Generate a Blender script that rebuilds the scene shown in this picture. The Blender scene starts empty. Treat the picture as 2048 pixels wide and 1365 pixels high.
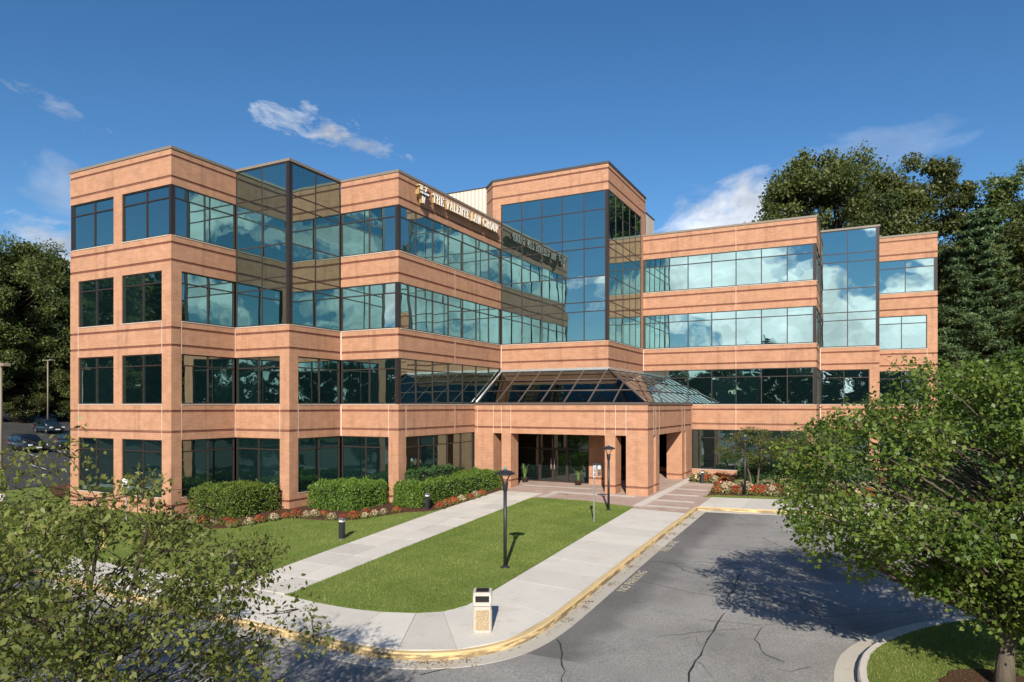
import bpy, bmesh, math, random
import numpy as np
from mathutils import Matrix, Vector, Euler
R = math.radians
random.seed(7); rng = np.random.default_rng(11)
S = bpy.context.scene
COL = S.collection
# ------------------------------------------------------------------ camera
cd = bpy.data.cameras.new("camera"); cam = bpy.data.objects.new("camera", cd); COL.objects.link(cam)
cam.location = (0, 0, 5.136); cam.rotation_euler = (R(90), 0, R(26.88))
cd.sensor_width = 36; cd.lens = 23.99; cd.shift_y = 0.06276; cd.clip_end = 3000; cd.clip_start = .1
S.camera = cam
# ------------------------------------------------------------------ sun + sky
SUN_EL, SUN_AZ = 29.0, 157.6            # azimuth clockwise from +Y
sd = Vector((math.sin(R(SUN_AZ))*math.cos(R(SUN_EL)), math.cos(R(SUN_AZ))*math.cos(R(SUN_EL)), math.sin(R(SUN_EL))))
ld = bpy.data.lights.new("sun", 'SUN'); ld.energy = 4.6; ld.angle = R(.55); ld.color = (1, .93, .82)
lo = bpy.data.objects.new("sun", ld); COL.objects.link(lo); lo.location = (30, -60, 60)
lo.rotation_euler = (-sd).to_track_quat('-Z', 'Y').to_euler()
S.view_settings.view_transform = 'Standard'; S.view_settings.look = 'None'
S.view_settings.exposure = 0.57; S.view_settings.gamma = 1
S.render.film_transparent = False
cy = S.cycles
cy.max_bounces = 10; cy.glossy_bounces = 7; cy.diffuse_bounces = 3; cy.transparent_max_bounces = 12; cy.transmission_bounces = 4
cy.caustics_reflective = False; cy.caustics_refractive = False; cy.sample_clamp_indirect = 4
cy.use_denoising = True
try: cy.denoiser = 'OPENIMAGEDENOISE'
except Exception: pass

class NT:
    """small helper around a node tree"""
    def __init__(s, tree): s.t = tree; s.n = tree.nodes; s.l = tree.links; s.n.clear()
    def node(s, typ, **kw):
        nd = s.n.new(typ)
        for k, v in kw.items():
            if k.startswith('_'): setattr(nd, k[1:], v)
        return nd
    def put(s, sock, v):
        if isinstance(v, bpy.types.NodeSocket): s.l.new(v, sock)
        elif v is not None: sock.default_value = v
    def math(s, op, a, b=None, c=None, clamp=False):
        nd = s.n.new('ShaderNodeMath'); nd.operation = op; nd.use_clamp = clamp
        for i, v in enumerate((a, b, c)):
            if v is not None: s.put(nd.inputs[i], v)
        return nd.outputs[0]
    def vmath(s, op, a, b=None):
        nd = s.n.new('ShaderNodeVectorMath'); nd.operation = op
        s.put(nd.inputs[0], a)
        if b is not None: s.put(nd.inputs[1], b)
        return nd.outputs['Value'] if op in ('DOT_PRODUCT', 'LENGTH', 'DISTANCE') else nd.outputs[0]
    def noise(s, vec, scale, detail=4, rough=.55, dist=0, out='Fac'):
        nd = s.n.new('ShaderNodeTexNoise')
        if vec is not None: s.l.new(vec, nd.inputs['Vector'])
        nd.inputs['Scale'].default_value = scale; nd.inputs['Detail'].default_value = detail
        nd.inputs['Roughness'].default_value = rough; nd.inputs['Distortion'].default_value = dist
        return nd.outputs[out]
    def ramp(s, fac, stops, interp='LINEAR'):
        nd = s.n.new('ShaderNodeValToRGB'); nd.color_ramp.interpolation = interp
        e = nd.color_ramp.elements
        while len(e) < len(stops): e.new(.5)
        for i, (p, c) in enumerate(stops):
            e[i].position = p; e[i].color = (c, c, c, 1) if not isinstance(c, (tuple, list)) else (*c[:3], 1)
        s.l.new(fac, nd.inputs[0]); return nd.outputs[0]
    def mix(s, fac, a, b, typ='MIX'):
        nd = s.n.new('ShaderNodeMix'); nd.data_type = 'RGBA'; nd.blend_type = typ
        s.put(nd.inputs[0], fac)
        for i, v in ((6, a), (7, b)):
            s.put(nd.inputs[i], (*v[:3], 1) if isinstance(v, (tuple, list)) else v)
        return nd.outputs[2]
    def pos(s): return s.n.new('ShaderNodeNewGeometry').outputs['Position']
    def combine(s, x, y, z):
        nd = s.n.new('ShaderNodeCombineXYZ')
        for i, v in enumerate((x, y, z)): s.put(nd.inputs[i], v)
        return nd.outputs[0]
    def sep(s, v):
        nd = s.n.new('ShaderNodeSeparateXYZ'); s.l.new(v, nd.inputs[0]); return nd.outputs
    def mapping(s, v, sc=(1, 1, 1), rot=(0, 0, 0), loc=(0, 0, 0)):
        nd = s.n.new('ShaderNodeMapping'); s.l.new(v, nd.inputs[0])
        nd.inputs['Location'].default_value = loc; nd.inputs['Rotation'].default_value = rot; nd.inputs['Scale'].default_value = sc
        return nd.outputs[0]
    def bump(s, h, dist, strength=1):
        nd = s.n.new('ShaderNodeBump'); s.l.new(h, nd.inputs['Height'])
        nd.inputs['Distance'].default_value = dist; nd.inputs['Strength'].default_value = strength
        return nd.outputs[0]

def make_world():
    w = bpy.data.worlds.new("World"); S.world = w; w.use_nodes = True
    t = NT(w.node_tree)
    out = t.node('ShaderNodeOutputWorld'); bg = t.node('ShaderNodeBackground')
    STR = .105
    bg.inputs['Strength'].default_value = STR
    t.l.new(bg.outputs[0], out.inputs[0])
    sky = t.node('ShaderNodeTexSky'); sky.sky_type = 'NISHITA'; sky.sun_disc = False
    sky.sun_elevation = R(SUN_EL); sky.sun_rotation = R(SUN_AZ); sky.altitude = 900
    sky.air_density = 1.0; sky.dust_density = .0; sky.ozone_density = 3.0
    d = t.node('ShaderNodeTexCoord').outputs['Generated']
    d = t.vmath('NORMALIZE', d)
    hs = t.node('ShaderNodeHueSaturation'); t.l.new(sky.outputs[0], hs.inputs['Color']); hs.inputs['Saturation'].default_value = 1.22; hs.inputs['Value'].default_value = .80
    x, y, z = t.sep(d)
    zc = t.math('MAXIMUM', t.math('ADD', z, .09), .02)
    pl = t.combine(t.math('DIVIDE', x, zc), t.math('DIVIDE', y, zc), 0)       # flat cloud layer
    n1 = t.noise(t.mapping(d, (4.6, 4.6, 8.5), loc=(3.1, .4, 1.7)), 1, 6, .57, .35)
    # broken cumulus low on the sun's side of the sky, clear air on the other side
    side = t.vmath('DOT_PRODUCT', d, (sd.x/math.cos(R(SUN_EL)), sd.y/math.cos(R(SUN_EL)), 0))
    cov = t.math('MULTIPLY', t.ramp(side, [(0, 0), (.5, .78), (.8, .96), (.93, 1.2)]), .34)
    low = t.ramp(z, [(0, .15), (.13, .135), (.27, .085), (.42, 0)])
    dens = t.math('ADD', t.math('ADD', n1, cov), t.math('SUBTRACT', low, .40))
    m = t.ramp(dens, [(.555, 0), (.62, .97)])
    # single clouds on the far side, each at its own bearing
    def cloud(cx, cyv, cz, su, sv, ang, amt, sc, thr, stretch=2.2):
        c = Vector((cx, cyv, cz)).normalized(); rt = Vector((c.y, -c.x, 0)).normalized(); up = rt.cross(c) * 1.0
        a = R(ang); e1 = rt*math.cos(a)+up*math.sin(a); e2 = up*math.cos(a)-rt*math.sin(a)
        front = t.math('GREATER_THAN', t.vmath('DOT_PRODUCT', d, tuple(c)), 0)
        u = t.vmath('DOT_PRODUCT', d, tuple(e1)); v = t.vmath('DOT_PRODUCT', d, tuple(e2))
        q = t.math('ADD', t.math('POWER', t.math('DIVIDE', u, su), 2), t.math('POWER', t.math('DIVIDE', v, sv), 2))
        g = t.math('MAXIMUM', t.math('SUBTRACT', 1, q), -1.2)
        nn = t.noise(t.combine(t.math('MULTIPLY', u, sc), t.math('MULTIPLY', v, sc*stretch), su*40), 1, 5, .62, .3)
        s_ = t.math('ADD', t.math('MULTIPLY', g, .30), t.math('SUBTRACT', nn, .5))
        r = t.ramp(s_, [(thr, 0), (min(.99, thr+.22), amt)])
        return t.math('MULTIPLY', r, front)
    def bearing(az, el):      # degrees, azimuth clockwise from +Y
        return (math.sin(R(az))*math.cos(R(el)), math.cos(R(az))*math.cos(R(el)), math.sin(R(el)))
    for (bx, by, su, sv, ang, amt, sc, thr) in [
            (-42.01, 21.22, .105, .028, -11, .80, 16, .14), (-38.83, 20.4, .09, .016, -12, .55, 20, .20), (-60.4, 20.0, .085, .018, -18, .35, 22, .26),
            (-8.41, 15.38, .115, .055, 17, .82, 7, .08), (-60.1, 14.63, .07, .05, -25, .30, 8, .10), (-61.12, 10.33, .075, .06, 10, .8, 10, .12),
            (-1.9, 18.06, .22, .03, 4, .16, 8, .10)]:
        m = t.math('MAXIMUM', m, cloud(*bearing(bx, by), su, sv, ang, amt, sc, thr))
    # sunlit cloud: brighter toward the sun, greyer in its thick parts
    toward = t.math('MAXIMUM', t.vmath('DOT_PRODUCT', d, tuple(sd)), 0)
    lum = t.math('ADD', 6.6, t.math('MULTIPLY', t.math('POWER', toward, 2), 12.5))
    thick = t.ramp(t.noise(t.mapping(d, (9, 9, 17)), 1, 4, .6), [(.32, .50), (.66, 1.12)])
    lum = t.math('MULTIPLY', lum, thick)
    cc = t.combine(t.math('MULTIPLY', lum, .97), lum, t.math('MULTIPLY', lum, 1.05))
    colr = t.mix(m, hs.outputs[0], cc)
    t.l.new(colr, bg.inputs['Color'])
make_world()

# ------------------------------------------------------------------ mesh helpers
class MB:
    def __init__(s): s.v = []; s.f = []; s.sm = []
    def add(s, v, f, smooth=False):
        o = len(s.v); s.v += [tuple(p) for p in v]; s.f += [tuple(i+o for i in q) for q in f]; s.sm += [smooth]*len(f); return s
    def box(s, x0, x1, y0, y1, z0, z1):
        return s.add([(x0,y0,z0),(x1,y0,z0),(x1,y1,z0),(x0,y1,z0),(x0,y0,z1),(x1,y0,z1),(x1,y1,z1),(x0,y1,z1)],
                     [(0,3,2,1),(4,5,6,7),(0,1,5,4),(1,2,6,5),(2,3,7,6),(3,0,4,7)])
    def prism(s, poly, z0, z1):
        """poly: list of xy (counter-clockwise); z0/z1 numbers or functions of (x,y)"""
        f0 = z0 if callable(z0) else (lambda x, y: z0); f1 = z1 if callable(z1) else (lambda x, y: z1)
        n = len(poly); v = [(x, y, f0(x, y)) for x, y in poly]+[(x, y, f1(x, y)) for x, y in poly]
        f = [tuple(range(n-1, -1, -1)), tuple(range(n, 2*n))]+[(i, (i+1) % n, n+(i+1) % n, n+i) for i in range(n)]
        return s.add(v, f)
    def tube(s, pts, rad, n=8, cap=True, smooth=True):
        pts = [Vector(p) for p in pts]; V = []; F = []
        up = Vector((.31, .17, .94)).normalized()
        for i, p in enumerate(pts):
            t = (pts[min(i+1, len(pts)-1)]-pts[max(i-1, 0)]).normalized()
            a = t.cross(up if abs(t.dot(up)) < .95 else Vector((1, 0, 0))).normalized(); b = t.cross(a)
            r = rad[i] if isinstance(rad, (list, tuple)) else rad
            V += [p+(a*math.cos(2*math.pi*k/n)+b*math.sin(2*math.pi*k/n))*r for k in range(n)]
        for i in range(len(pts)-1):
            F += [(i*n+k, i*n+(k+1) % n, (i+1)*n+(k+1) % n, (i+1)*n+k) for k in range(n)]
        if cap: F += [tuple(range(n-1, -1, -1)), tuple(range((len(pts)-1)*n, len(pts)*n))]
        return s.add(V, F, smooth)
    def lathe(s, prof, c=(0, 0, 0), n=16, smooth=True, rot0=0., sq=None):
        V = []; F = []
        for r, z in prof:
            V += [(c[0]+r*math.cos(rot0+2*math.pi*k/n), c[1]+r*math.sin(rot0+2*math.pi*k/n), c[2]+z) for k in range(n)]
        for i in range(len(prof)-1):
            F += [(i*n+k, i*n+(k+1) % n, (i+1)*n+(k+1) % n, (i+1)*n+k) for k in range(n)]
        F += [tuple(range(n-1, -1, -1)), tuple(range((len(prof)-1)*n, len(prof)*n))]
        return s.add(V, F, smooth)
    def mesh(s, name):
        me = bpy.data.meshes.new(name); me.from_pydata(s.v, [], s.f)
        if any(s.sm): me.polygons.foreach_set('use_smooth', s.sm)
        me.update(); return me
    def build(s, name, mat, parent=None, **kw): return obj(name, s.mesh(name), mat, parent, **kw)

def tag(o, label=None, cat=None, group=None, kind=None):
    if label: o['label'] = label
    if cat: o['category'] = cat
    if group: o['group'] = group
    if kind: o['kind'] = kind
    return o
def obj(name, me, mat=None, parent=None, label=None, cat=None, group=None, kind=None, world=False, loc=None):
    o = bpy.data.objects.new(name, me); COL.objects.link(o)
    if mat is not None and me is not None and not me.materials: me.materials.append(mat)
    if parent:
        o.parent = parent
        if world: o.matrix_parent_inverse = Matrix.Translation(-Vector(parent.location))
    if loc is not None: o.location = loc
    return tag(o, label, cat, group, kind)
def empty(name, loc, rz=0, **kw):
    o = bpy.data.objects.new(name, None); COL.objects.link(o); o.location = loc; o.rotation_euler = (0, 0, rz); o.empty_display_size = .3
    return tag(o, **kw)
def copy_tree(o, parent=None):
    c = o.copy(); COL.objects.link(c); c.parent = parent
    if parent: c.matrix_parent_inverse = o.matrix_parent_inverse.copy()
    for ch in o.children: copy_tree(ch, c)
    return c

# ------------------------------------------------------------------ materials
def mat_new(name):
    m = bpy.data.materials.new(name); m.use_nodes = True; t = NT(m.node_tree)
    out = t.node('ShaderNodeOutputMaterial'); return m, t, out
def principled(t, out, color, rough=.6, metal=0, normal=None, spec=.4):
    b = t.node('ShaderNodeBsdfPrincipled'); t.put(b.inputs['Base Color'], (*color[:3], 1) if isinstance(color, (tuple, list)) else color)
    t.put(b.inputs['Roughness'], rough); b.inputs['Metallic'].default_value = metal; b.inputs['Specular IOR Level'].default_value = spec
    if normal is not None: t.l.new(normal, b.inputs['Normal'])
    t.l.new(b.outputs[0], out.inputs[0]); return b
def plain(name, color, rough=.5, metal=0, var=.15, scale=6, spec=.4):
    m, t, out = mat_new(name); n = t.noise(t.pos(), scale, 5, .6)
    c = t.mix(n, tuple(c*(1-var) for c in color), tuple(min(1, c*(1+var)) for c in color))
    principled(t, out, c, t.math('ADD', t.math('MULTIPLY', n, .2), rough-.1), metal, None, spec); return m
def facade_uv(t):
    g = t.node('ShaderNodeNewGeometry'); x, y, z = t.sep(g.outputs['Position']); nx, ny, nz = t.sep(g.outputs['Normal'])
    isb = t.math('GREATER_THAN', t.math('ABSOLUTE', nx), t.math('ABSOLUTE', ny))
    u = t.math('ADD', t.math('MULTIPLY', y, isb), t.math('MULTIPLY', x, t.math('SUBTRACT', 1, isb)))
    return t.combine(u, z, 0), u, z
def brick_mat(name, c1, c2, mortar, soldier=False):
    m, t, out = mat_new(name); uv, u, z = facade_uv(t)
    b = t.node('ShaderNodeTexBrick'); t.l.new(uv, b.inputs['Vector'])
    b.inputs['Color1'].default_value = (*c1, 1); b.inputs['Color2'].default_value = (*c2, 1); b.inputs['Mortar'].default_value = (*mortar, 1)
    b.inputs['Scale'].default_value = 1; b.inputs['Mortar Size'].default_value = .005 if not soldier else .012; b.inputs['Mortar Smooth'].default_value = .3
    b.inputs['Bias'].default_value = 0; b.inputs['Brick Width'].default_value = .30 if not soldier else .10; b.inputs['Row Height'].default_value = .10 if not soldier else .3
    p = t.pos()
    big = t.mix(t.noise(p, .16, 3, .5), (.90, .88, .84), (1.10, 1.10, 1.12))
    sm = t.ramp(t.noise(p, 2.2, 4, .6), [(.3, .88), (.7, 1.10)])
    # weather stains: soft vertical runs
    st = t.noise(t.mapping(p, (1.3, 1.3, .10)), 1.6, 4, .6)
    run = t.ramp(st, [(.53, 1.0), (.70, .80)])
    c = t.mix(1, b.outputs['Color'], t.mix(1, big, sm, 'MULTIPLY'), 'MULTIPLY')
    c = t.mix(1, c, run, 'MULTIPLY')
    principled(t, out, c, .85, 0, t.bump(b.outputs['Fac'], .004, -.6), .25); return m
def glass_mat(name, base=(.004, .012, .013), tint=(.74, 1.0, .95), f0=.39, wav=1.0):
    m, t, out = mat_new(name); p = t.pos()
    oi = t.node('ShaderNodeObjectInfo'); rnd = oi.outputs['Random']
    pp = t.vmath('ADD', p, t.combine(t.math('MULTIPLY', rnd, 37), t.math('MULTIPLY', rnd, 91), 0))
    h = t.noise(pp, .55, 2, .4)
    nrm = t.bump(h, .011*wav)
    fr = t.node('ShaderNodeFresnel'); fr.inputs['IOR'].default_value = 1.5
    fac = t.math('ADD', t.math('MULTIPLY', fr.outputs[0], .9), f0-.04, clamp=True)
    gl = t.node('ShaderNodeBsdfGlossy'); gl.inputs['Roughness'].default_value = .0
    gl.inputs['Color'].default_value = (*tint, 1); t.l.new(nrm, gl.inputs['Normal'])
    df = t.node('ShaderNodeBsdfDiffuse'); t.put(df.inputs['Color'], t.mix(rnd, tuple(c*.6 for c in base), tuple(c*1.6 for c in base)))
    mx = t.node('ShaderNodeMixShader'); t.l.new(fac, mx.inputs[0]); t.l.new(df.outputs[0], mx.inputs[1]); t.l.new(gl.outputs[0], mx.inputs[2])
    t.l.new(mx.outputs[0], out.inputs[0]); return m
def clear_glass(name, tint=(.55, .62, .60), f0=.12):
    m, t, out = mat_new(name)
    fr = t.node('ShaderNodeFresnel'); fr.inputs['IOR'].default_value = 1.5
    fac = t.math('ADD', t.math('MULTIPLY', fr.outputs[0], .9), f0-.04, clamp=True)
    gl = t.node('ShaderNodeBsdfGlossy'); gl.inputs['Roughness'].default_value = .02; gl.inputs['Color'].default_value = (.85, .95, .95, 1)
    tr = t.node('ShaderNodeBsdfTransparent'); tr.inputs['Color'].default_value = (*tint, 1)
    mx = t.node('ShaderNodeMixShader'); t.l.new(fac, mx.inputs[0]); t.l.new(tr.outputs[0], mx.inputs[1]); t.l.new(gl.outputs[0], mx.inputs[2])
    t.l.new(mx.outputs[0], out.inputs[0]); return m
def leaf_mat(name, dark, light, trans=.35, rough=.45):
    m, t, out = mat_new(name)
    at = t.node('ShaderNodeAttribute'); at.attribute_name = 'tone'; f = at.outputs['Fac']
    oi = t.node('ShaderNodeObjectInfo')
    c = t.mix(f, dark, light)
    hs = t.node('ShaderNodeHueSaturation'); t.l.new(c, hs.inputs['Color'])
    t.put(hs.inputs['Value'], t.math('ADD', .85, t.math('MULTIPLY', oi.outputs['Random'], .3)))
    t.put(hs.inputs['Hue'], t.math('ADD', .485, t.math('MULTIPLY', oi.outputs['Random'], .03)))
    b = t.node('ShaderNodeBsdfPrincipled'); t.l.new(hs.outputs[0], b.inputs['Base Color']); b.inputs['Roughness'].default_value = rough
    b.inputs['Specular IOR Level'].default_value = .35
    tl = t.node('ShaderNodeBsdfTranslucent'); c2 = t.mix(1, hs.outputs[0], (1.5, 1.6, .5), 'MULTIPLY'); t.l.new(c2, tl.inputs['Color'])
    mx = t.node('ShaderNodeMixShader'); mx.inputs[0].default_value = trans
    t.l.new(b.outputs[0], mx.inputs[1]); t.l.new(tl.outputs[0], mx.inputs[2]); t.l.new(mx.outputs[0], out.inputs[0]); return m
def asphalt_mat(name, base=.085, edge=False):
    m, t, out = mat_new(name); p = t.pos()
    big = t.noise(p, .22, 5, .6, .4); mid = t.noise(p, 1.4, 5, .65); fine = t.noise(p, 26, 4, .8)
    c = t.ramp(big, [(.30, base*.62), (.5, base*1.0), (.72, base*1.35)])
    c = t.mix(t.ramp(mid, [(.3, 0), (.75, .35)]), c, (base*1.35, base*1.34, base*1.29))
    c = t.mix(1, c, t.ramp(fine, [(.28, .45), (.72, 1.55)]), 'MULTIPLY')
    c = t.mix(1, c, (1.04, 1.0, .94), 'MULTIPLY')
    # cracks: thin lines of a warped cell pattern, only in places
    wp = t.mix(.55, p, t.noise(p, .8, 5, .65, 0, 'Color'), 'ADD')
    def crack(scale, w, gate):
        vo = t.node('ShaderNodeTexVoronoi'); vo.feature = 'DISTANCE_TO_EDGE'; t.l.new(wp, vo.inputs['Vector']); vo.inputs['Scale'].default_value = scale
        ln = t.ramp(vo.outputs['Distance'], [(0, 1), (w, 0)])
        return t.math('MULTIPLY', ln, t.ramp(t.noise(p, .35, 2), [(gate, 0), (gate+.06, 1)]))
    ck = t.math('MAXIMUM', crack(.16, .0022, .45), crack(1.3, .016, .615))
    c = t.mix(t.math('MULTIPLY', ck, .6), c, (.018, .018, .018))
    if edge:      # darker sealed strip that follows the kerb
        ex_, ey_, ez_ = t.sep(p); wob = t.math('MULTIPLY', t.math('SUBTRACT', t.noise(p, .9, 4, .6), .5), 1.1)
        st = t.math('MULTIPLY', t.ramp(t.math('ADD', t.math('ADD', ex_, 7.6), wob), [(0, 0), (.6, 1)]), t.ramp(t.math('DIVIDE', t.math('ADD', t.math('ADD', ex_, 6.7), wob), 2), [(.55, 1), (.85, 0)]))
        st = t.math('MULTIPLY', st, t.math('GREATER_THAN', ey_, 13.5))
        c = t.mix(t.math('MULTIPLY', st, .55), c, (base*.30, base*.29, base*.29))
    # greenish and oily stains
    c = t.mix(t.ramp(t.noise(p, .5, 3, .5), [(.62, 0), (.75, .35)]), c, (.07, .10, .085))
    c = t.mix(t.ramp(t.noise(p, 1.1, 4, .7), [(.69, 0), (.74, .75)]), c, (.025, .025, .026))
    hb = t.math('ADD', t.math('MULTIPLY', fine, 1), t.math('MULTIPLY', ck, -2))
    principled(t, out, c, .9, 0, t.bump(hb, .006), .25); return m
def concrete_mat(name, base=(.47, .42, .35), rust=.5):
    m, t, out = mat_new(name); p = t.pos(); oi = t.node('ShaderNodeObjectInfo')
    big = t.noise(p, .7, 5, .6); fine = t.noise(p, 30, 3, .7)
    c = t.mix(big, tuple(x*.86 for x in base), tuple(x*1.10 for x in base))
    c = t.mix(1, c, t.ramp(oi.outputs['Random'], [(0, .86), (1, 1.06)]), 'MULTIPLY')
    c = t.mix(1, c, t.ramp(fine, [(.3, .90), (.7, 1.08)]), 'MULTIPLY')
    c = t.mix(t.ramp(t.noise(p, .55, 4, .7, .6), [(.55, 0), (.74, rust)]), c, (.42, .30, .19))
    c = t.mix(t.ramp(t.noise(p, 2.2, 5, .75), [(.58, 0), (.72, .35)]), c, (.30, .27, .23))
    principled(t, out, c, .85, 0, t.bump(fine, .002), .25); return m
def kerb_mat(name):
    m, t, out = mat_new(name); p = t.pos()
    n = t.noise(p, 3.2, 6, .75); n2 = t.noise(t.mapping(p, (1, 1, 9)), 1.2, 5, .7)
    c = t.mix(t.noise(p, .8, 3), (.62, .43, .19), (.70, .51, .26))
    c = t.mix(t.ramp(n, [(.52, 0), (.66, .8)]), c, (.55, .45, .30))
    nz = t.sep(t.node('ShaderNodeNewGeometry').outputs['Normal'])[2]
    grime = t.math('MULTIPLY', t.ramp(n2, [(.42, 0), (.52, .9)]), t.ramp(nz, [(.3, 1), (.8, .12)]))
    c = t.mix(grime, c, (.19, .14, .075))
    principled(t, out, c, .75, 0, t.bump(n, .004), .3); return m
def lawn_mat(name):
    m, t, out = mat_new(name); p = t.pos()
    a = t.noise(p, .35, 4, .6); b = t.noise(p, 3, 5, .7); f = t.noise(t.mapping(p, (1, .5, 1)), 40, 4, .75)
    c = t.mix(a, (.115, .178, .027), (.19, .24, .05))
    c = t.mix(t.ramp(t.noise(p, .9, 4, .65), [(.42, 0), (.68, .65)]), c, (.22, .25, .07))
    c = t.mix(t.ramp(b, [(.45, 0), (.8, .6)]), c, (.27, .25, .10))
    c = t.mix(1, c, t.ramp(f, [(.25, .5), (.75, 1.45)]), 'MULTIPLY')
    principled(t, out, c, .9, 0, t.bump(f, .03), .15); return m
def mulch_mat(name):
    m, t, out = mat_new(name); p = t.pos(); f = t.noise(p, 22, 5, .75); b = t.noise(p, 1.5, 3)
    c = t.mix(f, (.035, .018, .011), (.17, .085, .05)); c = t.mix(t.math('MULTIPLY', b, .4), c, (.11, .06, .04))
    principled(t, out, c, .95, 0, t.bump(f, .05), .1); return m
def paver_mat(name):
    m, t, out = mat_new(name); p = t.pos()
    b = t.node('ShaderNodeTexBrick'); t.l.new(p, b.inputs['Vector'])
    b.inputs['Color1'].default_value = (.40, .27, .22, 1); b.inputs['Color2'].default_value = (.47, .34, .28, 1); b.inputs['Mortar'].default_value = (.40, .36, .31, 1)
    b.inputs['Scale'].default_value = 1; b.inputs['Mortar Size'].default_value = .01; b.inputs['Brick Width'].default_value = .22; b.inputs['Row Height'].default_value = .11
    c = t.mix(1, b.outputs[0], t.ramp(t.noise(p, .8, 4, .6), [(.3, .82), (.7, 1.12)]), 'MULTIPLY')
    c = t.mix(t.ramp(t.noise(p, .6, 4, .6), [(.66, 0), (.74, .6)]), c, (.16, .12, .09))
    principled(t, out, c, .85, 0, t.bump(b.outputs['Fac'], .003, -1), .2); return m
def bark_mat(name, a, b):
    m, t, out = mat_new(name); p = t.pos(); n = t.noise(t.mapping(p, (1, 1, .18)), 22, 5, .7); n2 = t.noise(p, 5, 4, .6)
    c = t.mix(n, a, b); c = t.mix(t.math('MULTIPLY', n2, .5), c, tuple(x*.6 for x in b))
    principled(t, out, c, .9, 0, t.bump(n, .02), .15); return m
def ribbed_mat(name, col):
    m, t, out = mat_new(name); uv, u, z = facade_uv(t)
    w = t.math('SINE', t.math('MULTIPLY', u, 20)); c = t.mix(t.noise(t.pos(), 1.2, 4), tuple(x*.92 for x in col), col)
    principled(t, out, c, .5, .0, t.bump(w, .02), .4); return m

M = {}
M['brick'] = brick_mat('brick', (.44, .232, .140), (.395, .202, .118), (.46, .31, .22))
M['belt'] = brick_mat('dark_brick', (.17, .052, .034), (.13, .042, .03), (.28, .15, .10), True)
M['coping'] = plain('coping_metal', (.20, .165, .13), .5)
M['coping_dark'] = plain('dark_coping_metal', (.06, .052, .048), .5)
M['frame'] = plain('window_frame', (.034, .024, .021), .45, .0, .2)
M['post'] = plain('corner_post', (.020, .015, .014), .4, .0, .2)
M['glass'] = glass_mat('mirror_glass')
M['glass_low'] = glass_mat('ground_floor_glass', f0=.25, wav=1.6)
M['darkglass'] = glass_mat('lobby_glass', (.004, .008, .008), (.75, .9, .85), .16, .5)
M['skyglass'] = clear_glass('skylight_glass')
M['sill'] = plain('sill_flashing', (.55, .50, .43), .5)
M['seal'] = plain('sealant', (.62, .52, .44), .8)
M['silver'] = plain('silver_metal', (.55, .52, .50), .35, .6)
M['skyframe'] = plain('skylight_bar', (.10, .075, .065), .4)
M['cream'] = ribbed_mat('cream_cladding', (.58, .50, .41))
M['roof'] = plain('roof_membrane', (.25, .24, .22), .9)
M['soffit'] = plain('soffit', (.34, .24, .18), .9)
M['concrete'] = concrete_mat('pavement_concrete', (.64, .60, .53), .4); M['pan'] = concrete_mat('gutter_concrete', (.52, .475, .40), .6)
M['band'] = concrete_mat('band_concrete', (.58, .53, .47), .2)
M['paver'] = paver_mat('brick_pavers'); M['kerb'] = kerb_mat('yellow_kerb')
M['asphalt'] = asphalt_mat('asphalt', .235, True); M['lot'] = asphalt_mat('lot_asphalt', .05)
M['lawn'] = lawn_mat('lawn'); M['mulch'] = mulch_mat('mulch')
M['blade'] = leaf_mat('grass_blade', (.10, .17, .024), (.255, .31, .082), .35, .6)
M['paint_y'] = plain('worn_yellow_paint', (.62, .53, .36), .8, 0, .3, 9); M['paint_w'] = plain('white_paint', (.6, .6, .58), .7)
M['black'] = plain('black_metal', (.022, .023, .026), .45); M['cap'] = plain('grey_cap', (.10, .10, .11), .5)
M['lens'] = plain('frosted_lens', (.70, .70, .68), .4); M['tealens'] = plain('teal_sensor', (.10, .25, .30), .3)
M['stone'] = concrete_mat('bin_concrete', (.50, .45, .40), .1)
M['hole'] = plain('dark_opening', (.006, .006, .007), .6)
M['galv'] = plain('galvanised_steel', (.36, .37, .37), .45, .5); M['white'] = plain('white_sign', (.78, .78, .77), .5, 0, .05)
M['pole'] = plain('tan_pole_paint', (.24, .20, .155), .55); M['ink'] = plain('sign_ink', (.03, .03, .05), .6)
M['gold'] = plain('gold_return', (.50, .33, .12), .4, .3); M['letter'] = plain('white_letter', (.78, .77, .74), .45, 0, .04)
M['navy'] = plain('banner_navy', (.03, .025, .03), .5)
M['oak'] = leaf_mat('oak_leaf', (.036, .055, .015), (.14, .16, .045), .30)
M['pine'] = leaf_mat('pine_needles', (.050, .090, .036), (.135, .19, .085), .25)
M['maple'] = leaf_mat('maple_leaf', (.066, .11, .018), (.20, .245, .05), .42)
M['birch'] = leaf_mat('birch_leaf', (.085, .12, .025), (.29, .32, .095), .42)
M['small'] = leaf_mat('small_tree_leaf', (.06, .085, .02), (.16, .185, .055), .35)
M['tan_leaf'] = leaf_mat('bronze_leaf', (.11, .075, .035), (.25, .17, .09), .35)
M['hedge'] = leaf_mat('hedge_leaf', (.05, .11, .014), (.19, .28, .045), .30)
M['hedge_dark'] = leaf_mat('dark_hedge_leaf', (.022, .06, .016), (.07, .15, .04), .25)
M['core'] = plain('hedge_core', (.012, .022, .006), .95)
M['red'] = leaf_mat('red_petal', (.30, .032, .018), (.50, .10, .04), .3, .7)
M['creamp'] = leaf_mat('cream_petal', (.42, .27, .18), (.66, .52, .38), .3, .7)
M['fl_green'] = leaf_mat('flower_leaf', (.06, .085, .02), (.22, .24, .07), .3, .6)
M['straw'] = leaf_mat('pale_shrub_leaf', (.20, .20, .08), (.42, .40, .22), .3, .7)
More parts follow.
